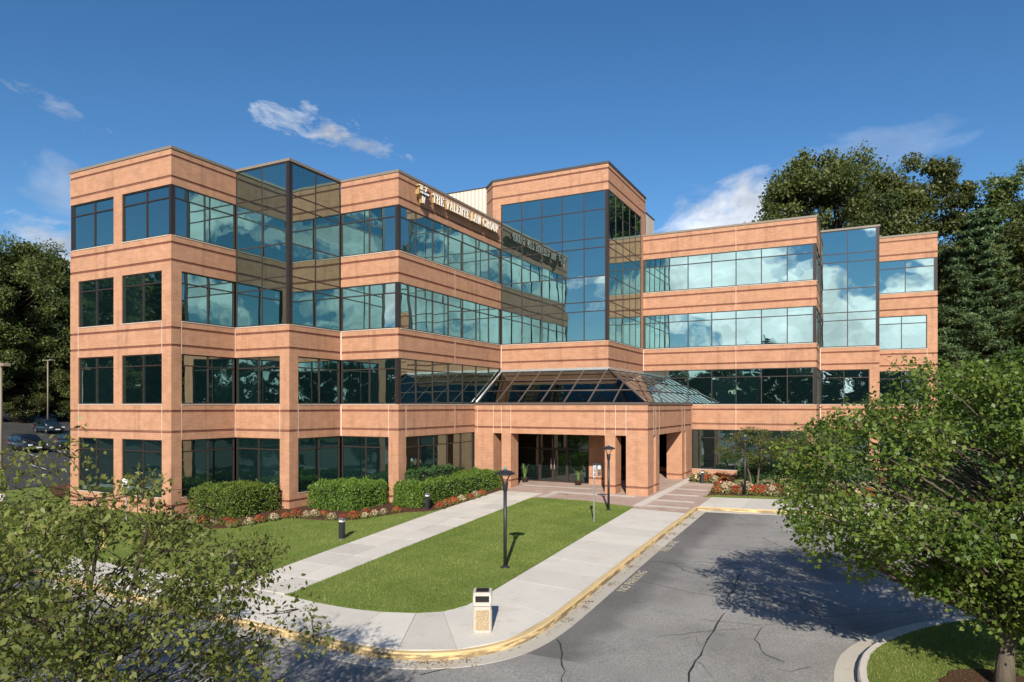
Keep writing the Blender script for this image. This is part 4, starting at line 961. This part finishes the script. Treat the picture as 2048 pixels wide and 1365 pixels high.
def pine_tree(name, H, R_, base, mat, barkm, L=.5, whorls=22, per=70, br=9):
    top = empty(name, (0, 0, 0)); wd = MB(); n = 10
    wd.tube([(random.gauss(0, .05), random.gauss(0, .05), -.2+(H+.2)*i/n) for i in range(n+1)], [.32*(1-.93*i/n)+.02 for i in range(n+1)], 9)
    C = []; rad = []
    for w in range(whorls):
        f = (w+.5)/whorls; z = base+(H-base)*f; prof = (1-f)**.75*.95+.07
        if f < .15: prof *= .75+f*1.6
        for b in range(br):
            a = 2*math.pi*b/br+w*1.9+random.uniform(-.25, .25); rr = R_*prof*random.uniform(.7, 1.15)
            e_ = Vector((rr*math.cos(a), rr*math.sin(a), z+rr*.12+random.uniform(-.25, .25))); limb(wd, (0, 0, z-.1*rr), e_, .05, .012, .04, 3, 4)
            for q in (.45, .7, .95):
                C.append((e_.x*q+random.gauss(0, .12), e_.y*q+random.gauss(0, .12), z+rr*.12*q+random.uniform(-.1, .15))); rad.append(max(.35, rr*.26*(1.15-.35*q)))
    wd.build('trunk', M[barkm], top)
    C = np.array(C); obj('crown', foliage('crown', C, np.array(rad)*1.15, per, L, M[mat], .42, .6, .30, .3, .15), None, top, kind='stuff')
    return top
def plant(o, x, y, s=1., rz=0., dz=0., sz=None, **kw):
    o.location = (x, y, gz(x, y)+dz); o.scale = (s, s, sz or s); o.rotation_euler.z = rz; return tag(o, **kw)

# the two near trees
t1 = broad_tree('maple_tree', 6.2, 3.75, .9, 300, 185, .074, 'maple', 'bark', .155, .155, .75, 2, (.1, .1), 1.0, .42, 1, .55, .85, .25)
plant(t1, 2.43, 15.51, label='leafy green maple tree with a grey trunk on the kerbed island', cat='tree')
t2 = broad_tree('birch_tree', 5.0, 2.75, .1, 290, 140, .060, 'birch', 'bark_dark', .038, .17, .85, 3, (0, 0), .3, .35, 4, .45, .6, .35)
plant(t2, -7.75, 4.25, label='loose multi-stemmed birch tree spreading over the roadside across from the lawn', cat='tree')
for (x, y, s, lab) in ((-12.6, 4.8, .95, 'second loose birch tree along the roadside, past the first one'), (-22.5, 6.2, 1., 'third birch tree along the roadside'), (-29.5, 6.6, 1.05, 'fourth birch tree along the roadside')):
    plant(copy_tree(t2), x, y, s, x, label=lab, cat='tree')
# small ornamental trees in the right bed
t3 = broad_tree('ornamental_tree', 3.45, 1.95, 1.35, 46, 150, .085, 'small', 'bark', .06, .30, .55, 2, (-.3, .2), .4, .4, 2, .7, .6)
plant(t3, -5.35, 41.9, label='small spreading green ornamental tree behind the flowers and lamp post', cat='tree')
t4 = broad_tree('ornamental_tree', 3.7, 2.0, 1.3, 46, 150, .085, 'small', 'bark', .06, .30, .6, 2, (.2, .1), .4, .4, 2, .7, .6)
plant(t4, -1.95, 42.0, rz=1, label='small green ornamental tree behind the maple at the brick pier', cat='tree')
t5 = broad_tree('bronze_tree', 2.9, 1.2, 1.5, 24, 70, .08, 'tan_leaf', 'bark_dark', .035, .30, .5, 2, (.1, .1), .4, .4, 2, .7, .5)
plant(t5, -3.55, 43.4, label='thin bronze-leaved shrub tree between the two green ornamental trees', cat='tree')

# woods behind the building, round the lot and across the road
oaks = [broad_tree('oak_tree', 30, 9.5, 8, 190, 560, .27, 'oak', 'bark_dark', .42, .20, .72, 0, (.5, .3), 1, .45), broad_tree('oak_tree', 28, 8.5, 6, 190, 560, .27, 'oak', 'bark_dark', .40, .19, .7, 0, (-.6, .4), 1, .4), broad_tree('oak_tree', 22, 8, 3, 170, 560, .26, 'oak', 'bark_dark', .36, .21, .7, 0, (.2, -.4), .6, .4)]
pines = [pine_tree('pine_tree', 26, 6.5, 1.5, 'pine', 'bark_dark', .30, 26, 150, 9), pine_tree('pine_tree', 22, 6.0, 1.0, 'pine', 'bark_dark', .30, 22, 150, 9)]
used = set()
def wood(kind, i, x, y, s, rz, lab, grp, sz=None, sink=0.):
    src = (oaks if kind == 'o' else pines)[i]; key = (kind, i)
    o = src if key not in used else copy_tree(src); used.add(key)
    plant(o, x, y, s, rz, -.3-sink*s*({'o': (7, 5, 2.3), 'p': (.8, .6)}[kind][i]), sz, label=lab, cat='tree', group=grp); return o
GR = 'woodland trees behind the building'
wood('o', 0, -2.6, 80, 1.02, .3, 'tall broad oak rising highest above the right wing roof', GR, 1.10); wood('o', 1, 6.3, 82, .95, 1.2, 'tall oak with a rounded top just right of the highest oak', GR, 1.06)
wood('o', 1, 14.2, 80, .98, 3.0, 'dark oak standing behind the tall pine', GR, .95); wood('o', 2, 15.5, 70, 1.0, 4.0, 'dense oak at the edge of the wood right of the pine', GR, 1.02)
wood('p', 0, 9.2, 67.5, .95, .5, 'tall blue-green pine beside the end of the right wing', GR, .80); wood('p', 1, 13.6, 64.5, .95, 2.2, 'shorter pine standing right of the tall pine', GR, .62); wood('o', 2, 7.4, 74, .8, 5, 'low leafy oak between the right wing end and the pine', GR, .9)
wood('o', 2, -19, 91, .6, 2, 'distant thin oak crown peeping over the long right wing', GR, 1.27); wood('o', 2, -11.0, 85, .7, .9, 'distant oak crown just left of the highest oak', GR, 1.17)
wood('o', 2, 21, 66, 1.0, 1.0, 'leafy oak behind the maple beyond the side walk', GR); wood('o', 1, 27, 74, .9, 2.0, 'tall oak farthest right behind the maple', GR)
GL = 'woodland trees beyond the parking lot'
for i, (k, q, dist, ang, s, rz, lab) in enumerate((('o', 0, 122, 63.8, 1.02, .6, 'tall dark oak behind the black SUV'), ('o', 1, 132, 61.4, .98, 2.1, 'tall oak just left of the far light pole'), ('p', 0, 124, 60.4, .85, .3, 'layered green pine behind the far light pole'),
        ('o', 2, 124, 65.2, .9, 3.3, 'shaded oak at the back edge of the parking lot'), ('p', 1, 120, 58.4, .85, 1.4, 'pine next to the left end of the building'), ('o', 2, 119, 62.2, .55, 5, 'low dense tree at the foot of the oaks'),
        ('o', 2, 120, 59.2, .55, 1, 'low dense tree at the foot of the pine'), ('o', 1, 122, 67, .95, 4, 'dark oak deep in the wood beyond the lot'), ('o', 2, 120, 67, .6, 2, 'low dense tree at the lot edge left of the cars'), ('o', 0, 128, 58, .9, 3, 'oak mostly hidden by the left end of the building'), ('o', 2, 128, 63, .9, 1.6, 'dark oak filling the gap behind the tall oaks'), ('o', 2, 126, 60, .8, 4.4, 'dark oak filling the gap behind the pine'))):
    wood(k, q, -dist*math.sin(R(ang)), dist*math.cos(R(ang)), s*1.12, rz, lab, GL, None, .75)
GF = 'woodland trees mirrored in the windows'
MIR = [('o', 1, -90, -14, 1.0), ('o', 0, -99, -22, 1.1), ('o', 2, -106, -10, 1.25), ('o', 1, -98, -36, 1.1), ('o', 2, -86, -32, 1.1), ('o', 0, -112, -26, 1.15), ('o', 2, -80, -42, 1.1), ('o', 1, -70, -48, .95), ('o', 2, -108, 4, 1.2), ('o', 2, -94, -24, 1.15), ('p', 0, -88, -22, .95),
       ('o', 2, 45, 30, .9), ('o', 1, 52, 52, .9), ('o', 0, 44, 72, .9), ('o', 2, 60, 10, .8), ('o', 1, 62, -22, .6)]
for i in range(26):
    a_ = i/25.; MIR.append(('oop'[i % 3], (i*7) % (3 if i % 3 < 2 else 2), -58+120*a_, -38-34*math.sin(math.pi*a_)+(i % 4)*3, (.80, .72, .60, .74)[i % 4]))
for i, (k, q, x, y, s) in enumerate(MIR):
    wood(k, q, x, y, s, i*1.7, ('broad oak' if k == 'o' else 'dark pine')+(' beyond the lot, mirrored in the left end windows' if x < -55 else ' east of the road, mirrored in the tower side' if y > 0 else ' across the road, mirrored in the office windows'), GF, None, .85 if y < 20 else .3)

# hedges and shrubs
def hedge(x0, x1, y0, y1, h, n, lab, mat='hedge', L=.075, rnd=.28, name='hedge'):
    r = empty(name, ((x0+x1)/2, (y0+y1)/2, gz(0, (y0+y1)/2)), label=lab, cat='hedge', group='clipped hedges')
    a, b = (x1-x0)/2, (y1-y0)/2
    def surf(n_, ins=0.):
        P = rng.uniform(-1, 1, (n_, 3)); ax = rng.choice(5, n_, p=[.15, .15, .15, .15, .4]); P[:, 2] = P[:, 2]*.5+.5
        for k, (c_, v) in enumerate(((0, -1), (0, 1), (1, -1), (1, 1), (2, 1))): P[ax == k, c_] = v
        Q = P*np.array([a, b, h]); mid = np.clip(Q, [-a+rnd, -b+rnd, -1], [a-rnd, b-rnd, h-rnd]); d = Q-mid; ln = np.linalg.norm(d, axis=1)[:, None]
        N_ = d/np.maximum(ln, 1e-6); return mid+N_*(rnd-ins), N_
    P, N_ = surf(n); wob = .06*np.sin(P[:, 0]*3.1+1)*np.sin(P[:, 1]*2.7)+.05*np.sin(P[:, 0]*7+P[:, 1]*5)+rng.normal(0, .03, n)+(rng.random(n) > .94)*rng.uniform(0, .16, n); P = P+N_*wob[:, None]
    nrm = unit(N_*.6+rng.normal(size=(n, 3))*.55+np.array([0, 0, .25])); dr = unit(np.cross(nrm, rand_dir(n))+N_*.4)
    Ls = L*rng.uniform(.6, 1.5, n)
    obj('leaves', leaf_mesh('leaves', P, dr, nrm, Ls, Ls*.6, np.clip(rng.normal(.5, .25, n), 0, 1), M[mat]), None, r, kind='stuff')
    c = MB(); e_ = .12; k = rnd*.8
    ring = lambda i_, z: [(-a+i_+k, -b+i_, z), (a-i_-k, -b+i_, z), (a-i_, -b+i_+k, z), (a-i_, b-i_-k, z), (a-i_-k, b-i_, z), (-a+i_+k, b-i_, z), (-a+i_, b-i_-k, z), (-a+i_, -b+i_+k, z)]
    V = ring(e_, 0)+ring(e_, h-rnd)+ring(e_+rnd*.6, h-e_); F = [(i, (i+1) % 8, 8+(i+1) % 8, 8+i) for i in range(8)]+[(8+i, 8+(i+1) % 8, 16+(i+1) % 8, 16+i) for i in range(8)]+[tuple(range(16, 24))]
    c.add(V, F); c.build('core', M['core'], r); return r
hedge(-28.1, -25.2, 21.75, 24.6, 1.28, 15000, 'clipped green hedge at the left brick corner, first in the bed')
hedge(-24.35, -21.55, 25.55, 28.4, 1.2, 15000, 'clipped green hedge between the two brick corner piers')
hedge(-20.9, -19.05, 27.75, 36.1, 1.12, 22000, 'long clipped green hedge along the walk to the canopy')
hedge(-6.6, .8, 43.9, 46.6, 1.0, 14000, 'dark green hedge under the right wing windows', 'hedge_dark', .08)
hedge(1.6, 16, 42.6, 45.4, 1.5, 16000, 'dark green hedge behind the maple past the right bed flowers', 'hedge_dark', .09)
hedge(-20.95, -20.0, 28.9, 33, 1.6, 6000, 'taller dark leafy block added as the hedge reflection in the windows behind the long hedge', 'hedge_dark', .08)  # added block standing in for the hedge mirrored in the window panes
def mound(name, r_, h, n, L, mat, coremat='core'):
    r = empty(name, (0, 0, 0)); d = rand_dir(n); d[:, 2] = np.abs(d[:, 2]); P = d*np.array([r_, r_, h])*(1+rng.normal(0, .08, n))[:, None]
    nrm = unit(d*.7+rng.normal(size=(n, 3))*.5); dr = unit(np.cross(nrm, rand_dir(n))+d*.3); Ls = L*rng.uniform(.6, 1.5, n)
    obj('foliage', leaf_mesh('foliage', P, dr, nrm, Ls, Ls*.6, np.clip(rng.normal(.5, .28, n), 0, 1), M[mat]), None, r, kind='stuff')
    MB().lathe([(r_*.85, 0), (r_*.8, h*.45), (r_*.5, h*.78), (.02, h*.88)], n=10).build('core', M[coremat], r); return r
def flower(mat):
    r = mound('flower_clump', .27, .28, 420, .07, 'fl_green'); n = 260; d = rand_dir(n); d[:, 2] = np.abs(d[:, 2])*1.1+.25; d = unit(d)
    P = d*np.array([.29, .29, .33])*(1+rng.normal(0, .07, n))[:, None]; nrm = unit(d+rng.normal(size=(n, 3))*.45); dr = unit(np.cross(nrm, rand_dir(n))); Ls = .065*rng.uniform(.6, 1.4, n)
    obj('blossoms', leaf_mesh('blossoms', P-dr*Ls[:, None]*.5, dr, nrm, Ls, Ls*.8, np.clip(rng.normal(.5, .3, n), 0, 1), M[mat]), None, r, kind='stuff'); return r
FL = {'r': flower('red'), 'c': flower('creamp')}; fu = set()
def put_flower(c, x, y, s, lab, grp):
    o = FL[c] if c not in fu else copy_tree(FL[c]); fu.add(c)
    plant(o, x, y, s, random.uniform(0, 6.3), .03, s*random.uniform(.9, 1.2), label=lab, cat='flowers', group=grp)
PL = [(-27.32, 20.45), (-27.0, 20.55), (-26.2, 20.52), (-25.46, 20.4), (-24.7, 20.34), (-24.3, 20.7), (-23.7, 20.5), (-23.5, 21.2), (-23.5, 21.8), (-23.3, 22.4), (-23.25, 23.09), (-22.85, 23.35), (-22.5, 23.6), (-22.3, 23.9), (-22.0, 24.2), (-21.0, 23.6), (-20.65, 23.95), (-20.28, 24.2), (-19.95, 24.6), (-20.29, 25.1), (-19.8, 25.1), (-19.75, 25.7), (-19.6, 26.52), (-18.2, 28.15), (-18.45, 28.7), (-18.42, 29.1), (-18.4, 29.7), (-18.48, 30.6), (-18.45, 31.4), (-18.5, 32.1), (-18.55, 32.9)]
for i, (x, y) in enumerate(PL):
    c = 'crcrcrrcrcrrccrcrrcrccrrcrrcrcrc'[i]; put_flower(c, x, y, random.uniform(.65, 1.0), ('red' if c == 'r' else 'cream')+' flower clump in the mulch '+('below the first hedge at the left corner' if y < 22.3 else 'between the first two hedges and the lawn' if y < 24.15 else 'below the second hedge' if y < 27 else 'along the walk below the long hedge'), 'flowers edging the hedge bed')
PR = [(-9.1, 43.9), (-8.5, 43.7), (-7.95, 43.6), (-7.4, 43.8), (-7.0, 39.2), (-6.65, 39.4), (-7.05, 40.6), (-6.6, 40.9), (-6.0, 39.3), (-5.5, 39.5), (-4.96, 39.3), (-4.6, 39.5), (-4.2, 39.4), (-3.9, 39.9), (-3.3, 39.8), (-2.85, 40.2), (-2.5, 40.0), (-2.1, 40.05), (-1.6, 40.3), (-1.1, 40.3), (-.6, 40.4), (-.1, 40.4), (.5, 40.6), (1.2, 40.6), (-6.9, 39.9), (-6.3, 40.2), (-8.8, 44.5), (-7.9, 44.4)]
for i, (x, y) in enumerate(PR):
    c = 'crcrrcrcrcrrcrcrrcrcrcrcrccr'[i]; put_flower(c, x, y, random.uniform(1.15, 1.6), ('red' if c == 'r' else 'cream')+' flower clump '+('beside the right canopy pier' if y > 43 else 'at the plaza corner of the right bed' if x < -6.2 else 'in the front row below the ornamental trees'), 'flowers in the right bed')
for (x, y) in ((-41, 24.2), (-42.3, 25.4), (-40.2, 23.6), (-43.4, 26.0), (-38.6, 23.8)): put_flower('r', x, y, random.uniform(1.4, 2.0), 'large red flower clump in the bed past the left end wall', 'flowers at the left end')
sh = mound('low_shrub', .75, .62, 1500, .08, 'straw'); first = True
for i, (x, y, s) in enumerate(((-6.1, 41.4, .8), (-4.5, 41.3, .95), (-3.6, 41.2, 1.1), (-2.6, 41.0, .9), (-.9, 41.5, 1.), (.6, 41.8, 1.))):
    o = sh if first else copy_tree(sh); first = False
    plant(o, x, y, s, i, .02, label='rounded pale yellow-green shrub behind the front row of flowers', cat='shrub', group='pale rounded shrubs')
gs = mound('low_shrub', .7, .7, 1800, .07, 'hedge_dark'); first = True
for i, (x, y, s) in enumerate(((-5.9, 43.0, 1.), (-4.8, 43.1, 1.1), (-3.0, 43.1, 1.), (-1.2, 43.2, 1.1), (.4, 43.3, 1.), (2.4, 43, 1.2), (3.9, 44, 1.2))):
    o = gs if first else copy_tree(gs); first = False
    plant(o, x, y, s, i, .02, label='rounded dark green shrub in front of the dark hedge', cat='shrub', group='dark rounded shrubs')
for i, (x, y, s) in enumerate(((6.5, 48.5, 3.2), (9.8, 49.5, 3.6), (13.5, 48.5, 3.4), (17.5, 47.5, 3.6), (8, 53.5, 3.8), (12, 55, 4.2), (16.5, 53.5, 4.2), (21.5, 50, 4.2))):
    plant(copy_tree(gs), x, y, s, i*2., .02, s*1.25, label='large dark green bush behind the maple, past the end of the right wing', cat='bush', group='large bushes past the right wing')
# strap-leaved plants by the doors
def strap_plant(x, y, s, lab):
    r = empty('potted_plant', (x, y, gz(x, y)), label=lab, cat='plant', group='spiky plants beside the lobby doors')
    MB().lathe([(.17, 0), (.22, .28), (.24, .30), (.2, .31), (.19, .26), (.02, .26)], n=14).build('pot', M['bark_dark'], r)
    for k in range(16):
        a = random.uniform(0, 6.28); l = random.uniform(.5, .9)*s; o_ = random.uniform(.12, .45)*s; w = .035
        pts = [(.05*math.cos(a)+o_*f**2*math.cos(a), .05*math.sin(a)+o_*f**2*math.sin(a), .27+l*f-.12*f**4) for f in (0, .35, .7, 1)]
        V = []
        for p, ww in zip(pts, (w, w*1.2, w*.8, .004)): V += [(p[0]-math.sin(a)*ww, p[1]+math.cos(a)*ww, p[2]), (p[0]+math.sin(a)*ww, p[1]-math.cos(a)*ww, p[2])]
        me = MB().add(V, [(0, 1, 3, 2), (2, 3, 5, 4), (4, 5, 7, 6)]).mesh('leaf'); obj('leaf', me, M['strap'], r)
M['strap'] = plain('strap_leaf', (.10, .17, .05), .5)
strap_plant(-19.0, 39.3, 1.2, 'spiky green potted plant left of the lobby doors'); strap_plant(-15.35, 39.3, 1.15, 'spiky green potted plant right of the lobby doors')

# ------------------------------------------------------------------ vehicles
def car_paint(name, col):
    m, t, out = mat_new(name); b = principled(t, out, col, .28, .35, None, .5); b.inputs['Coat Weight'].default_value = .8; b.inputs['Coat Roughness'].default_value = .05; return m
M['tyre'] = plain('tyre_rubber', (.012, .012, .012), .8); M['rim'] = plain('alloy_rim', (.5, .5, .5), .3, .8); M['carglass'] = glass_mat('car_glass', (.004, .005, .006), (.8, .85, .9), .12, 0)
M['lampglass'] = plain('headlamp', (.75, .75, .75), .15); M['taillamp'] = plain('tail_lamp', (.35, .02, .015), .25); M['trim'] = plain('black_trim', (.015, .015, .016), .6)
def suv(col, pname):
    """length along +x (front), 4.7 x 1.86 x 1.72 m"""
    r = empty('suv', (0, 0, 0)); M[pname] = car_paint(pname, col)
    # cross-sections along x: (x, z_bottom, z_belt, half-width)
    sec = [(-2.35, .48, .92, .78), (-2.28, .36, 1.02, .86), (-1.9, .30, 1.06, .91), (-.9, .27, 1.05, .93), (.6, .27, 1.02, .93), (1.15, .28, .99, .92), (1.75, .30, .92, .90), (2.12, .34, .84, .85), (2.33, .44, .70, .74)]
    V = []
    for x, z0, z1, w in sec:
        m_ = (z0+z1)/2+.05
        V += [(x, -w*.92, z0), (x, -w, z0+.12), (x, -w*1.0, m_), (x, -w*.96, z1-.05), (x, -w*.86, z1), (x, w*.86, z1), (x, w*.96, z1-.05), (x, w, m_), (x, w, z0+.12), (x, w*.92, z0)]
    n = 10; F = [(i*n+k, (i+1)*n+k, (i+1)*n+(k+1) % n, i*n+(k+1) % n) for i in range(len(sec)-1) for k in range(n)]+[tuple(range(n)), tuple(range(len(sec)*n-1, (len(sec)-1)*n-1, -1))]
    body = MB().add(V, F, True).build('body', M[pname], r)
    # cabin: roof panel + pillars
    lo_ = [(-2.22, .84), (1.20, .86)]; rf = [(-1.92, .66, 1.66), (-1.2, .70, 1.73), (-.2, .70, 1.74), (.35, .66, 1.66)]
    cab = MB(); V = []
    sc_ = [(-2.25, .86, 1.02, .62, 1.10), (-1.98, .86, 1.05, .66, 1.64), (-1.2, .87, 1.05, .70, 1.72), (-.2, .87, 1.04, .70, 1.73), (.38, .86, 1.03, .66, 1.65), (1.22, .84, .99, .60, 1.04)]
    for x, wb, zb, wt, zt in sc_: V += [(x, -wb, zb-.05), (x, -(wb*.35+wt*.65)-.03, zb+(zt-zb)*.62), (x, -wt, zt-.02), (x, -wt*.6, zt), (x, wt*.6, zt), (x, wt, zt-.02), (x, (wb*.35+wt*.65)+.03, zb+(zt-zb)*.62), (x, wb, zb-.05)]
    n = 8; cab.add(V, [(i*n+k, (i+1)*n+k, (i+1)*n+(k+1) % n, i*n+(k+1) % n) for i in range(len(sc_)-1) for k in range(n)]+[tuple(range(n)), tuple(range(len(sc_)*n-1, (len(sc_)-1)*n-1, -1))], True)
    cab.build('cabin', M[pname], r)
    for s in (-1, 1):   # side windows, slightly proud of the cabin
        for q in ([(-1.05, 1.09), (-.12, 1.09), (-.14, 1.58), (-.95, 1.58)], [(0, 1.09), (.86, 1.09), (.42, 1.52), (0, 1.58)], [(-1.85, 1.12), (-1.17, 1.09), (-1.08, 1.57), (-1.72, 1.54)]):
            f = lambda z: .885-(z-1.05)*.26
            P = [(x, s*(f(z)+.012), z) for x, z in q]; MB().add(P+[(p[0], p[1]-s*.03, p[2]) for p in P], [(0, 1, 2, 3), (7, 6, 5, 4)]+[(k, (k+1) % 4, 4+(k+1) % 4, 4+k) for k in range(4)]).build('side_window', M['carglass'], r)
        MB().tube([(-1.8, s*.66, 1.78), (-1.2, s*.68, 1.81), (-.1, s*.68, 1.81), (.25, s*.66, 1.76)], .018, 6).build('roof_rail', M['trim'], r)
        m_ = MB(); m_.box(.62, .82, s*.93-.02, s*1.10 if s > 0 else s*.93+.02, 1.02, 1.16) if s > 0 else m_.box(.62, .82, -1.10, -.91, 1.02, 1.16); m_.build('wing_mirror', M[pname], r)
        MB().box(2.02, 2.30, min(s*.5, s*.80), max(s*.5, s*.80), .68, .82).build('headlight', M['lampglass'], r)
        MB().box(-2.345, -2.2, min(s*.60, s*.86), max(s*.60, s*.86), .82, 1.06).build('tail_light', M['taillamp'], r)
        for wx in (-1.4, 1.42):
            w = MB(); ys_ = [(.20, -.11), (.33, -.11), (.355, -.06), (.355, .06), (.33, .11), (.20, .11)]; V = []
            for rr, yy_ in ys_: V += [(wx+rr*math.cos(2*math.pi*k/20), s*.83+s*yy_, .355+rr*math.sin(2*math.pi*k/20)) for k in range(20)]
            w.add(V, [(i*20+k, i*20+(k+1) % 20, (i+1)*20+(k+1) % 20, (i+1)*20+k) for i in range(5) for k in range(20)], True)
            wo = w.build('wheel', M['tyre'], r); ri = MB(); yo = s*.93
            for k in range(5):
                a = 2*math.pi*k/5; c_, s_ = math.cos(a), math.sin(a); t_ = .045
                ri.add([(wx+t_*-s_, yo, .355+t_*c_), (wx-t_*-s_, yo, .355-t_*c_), (wx+.22*c_-t_*-s_, yo-.01*s, .355+.22*s_-t_*c_), (wx+.22*c_+t_*-s_, yo-.01*s, .355+.22*s_+t_*c_)], [(0, 1, 2, 3)])
            ri.tube([(wx, yo-.06*s, .355), (wx, yo+.005*s, .355)], .06, 10)
            V = [(wx+rr*math.cos(2*math.pi*k/20), yo-(.0 if rr > .21 else .02)*s, .355+rr*math.sin(2*math.pi*k/20)) for rr in (.245, .205) for k in range(20)]
            ri.add(V, [(k, (k+1) % 20, 20+(k+1) % 20, 20+k) for k in range(20)]); ri.build('rim', M['rim'], wo)
            ar = MB(); V = []
            for rr in (.37, .43): V += [(wx+rr*math.cos(math.pi*k/14), s*.945, .355+rr*math.sin(math.pi*k/14)) for k in range(15)]
            ar.add(V, [(k, k+1, 15+k+1, 15+k) for k in range(14)]); ar.build('wheel_arch', M['trim'], r)
    MB().add([(.47, -.62, 1.60), (1.13, -.70, 1.07), (1.13, .70, 1.07), (.47, .62, 1.60), (.44, -.62, 1.57), (1.08, -.7, 1.04), (1.08, .7, 1.04), (.44, .62, 1.57)], [(0, 1, 2, 3), (7, 6, 5, 4), (0, 4, 5, 1), (1, 5, 6, 2), (2, 6, 7, 3), (3, 7, 4, 0)]).build('windscreen', M['carglass'], r)
    MB().add([(-2.05, -.60, 1.58), (-2.27, -.70, 1.12), (-2.27, .70, 1.12), (-2.05, .60, 1.58)], [(3, 2, 1, 0)]).build('rear_window', M['carglass'], r)
    MB().box(2.20, 2.36, -.45, .45, .60, .78).build('grille', M['trim'], r); MB().box(2.15, 2.375, -.72, .72, .36, .50).build('bumper', M['trim'], r); MB().box(2.37, 2.385, -.26, .26, .44, .56).build('licence_plate', M['white'], r)
    return r
def car_at(x, y, rz, col, pname, lab):
    o = suv(col, pname); o.location = (x, y, gz(x, y)-.058); o.rotation_euler.z = R(rz); tag(o, lab, 'car', 'cars in the parking lot'); return o
car_at(-72.6, 38.2, -6, (.010, .012, .018), 'black_paint', 'black SUV parked nearest the building in the lot')
car_at(-89.5, 49.5, -6, (.014, .030, .045), 'teal_paint', 'dark blue-green SUV parked behind the black one')
car_at(-71.5, 42.2, -6, (.012, .02, .03), 'blue_paint', 'dark blue car parked beside the black SUV, half hidden by the brick wall')
car_at(-52.0, 3.0, 60, (.45, .5, .5), 'pale_paint', 'pale silver SUV parked in front of the left end windows')
# dry leaves lying in the gutter
GUT = resample(offset(K1, .34)[20:], .25); n = 900; idx = rng.integers(0, len(GUT), n); cl = rng.normal(0, .5, n)
pile = np.array([GUT[int(i)] for i in rng.choice(len(GUT), 16)]); base_ = np.array([GUT[i] for i in idx]); k = rng.random(n) < .75
base_[k] = pile[rng.integers(0, 16, k.sum())]+rng.normal(0, .10, (k.sum(), 2)); base_ += rng.normal(0, .06, (n, 2))
P = np.stack([base_[:, 0], base_[:, 1], .015*(base_[:, 1]-24)-.128+rng.random(n)*.015], 1); nr = unit(rng.normal(size=(n, 3))*.4+np.array([0, 0, 1.])); dr = unit(np.cross(nr, rand_dir(n)))
M['litter'] = leaf_mat('dry_leaf', (.10, .05, .02), (.30, .19, .08), .1, .8)
obj('leaf_litter', leaf_mesh('leaf_litter', P, dr, nr, .05*rng.uniform(.6, 1.4, n), .03, rng.random(n), M['litter']), None, label='dry brown leaves gathered in the gutter along the yellow kerb', cat='leaves', kind='stuff')
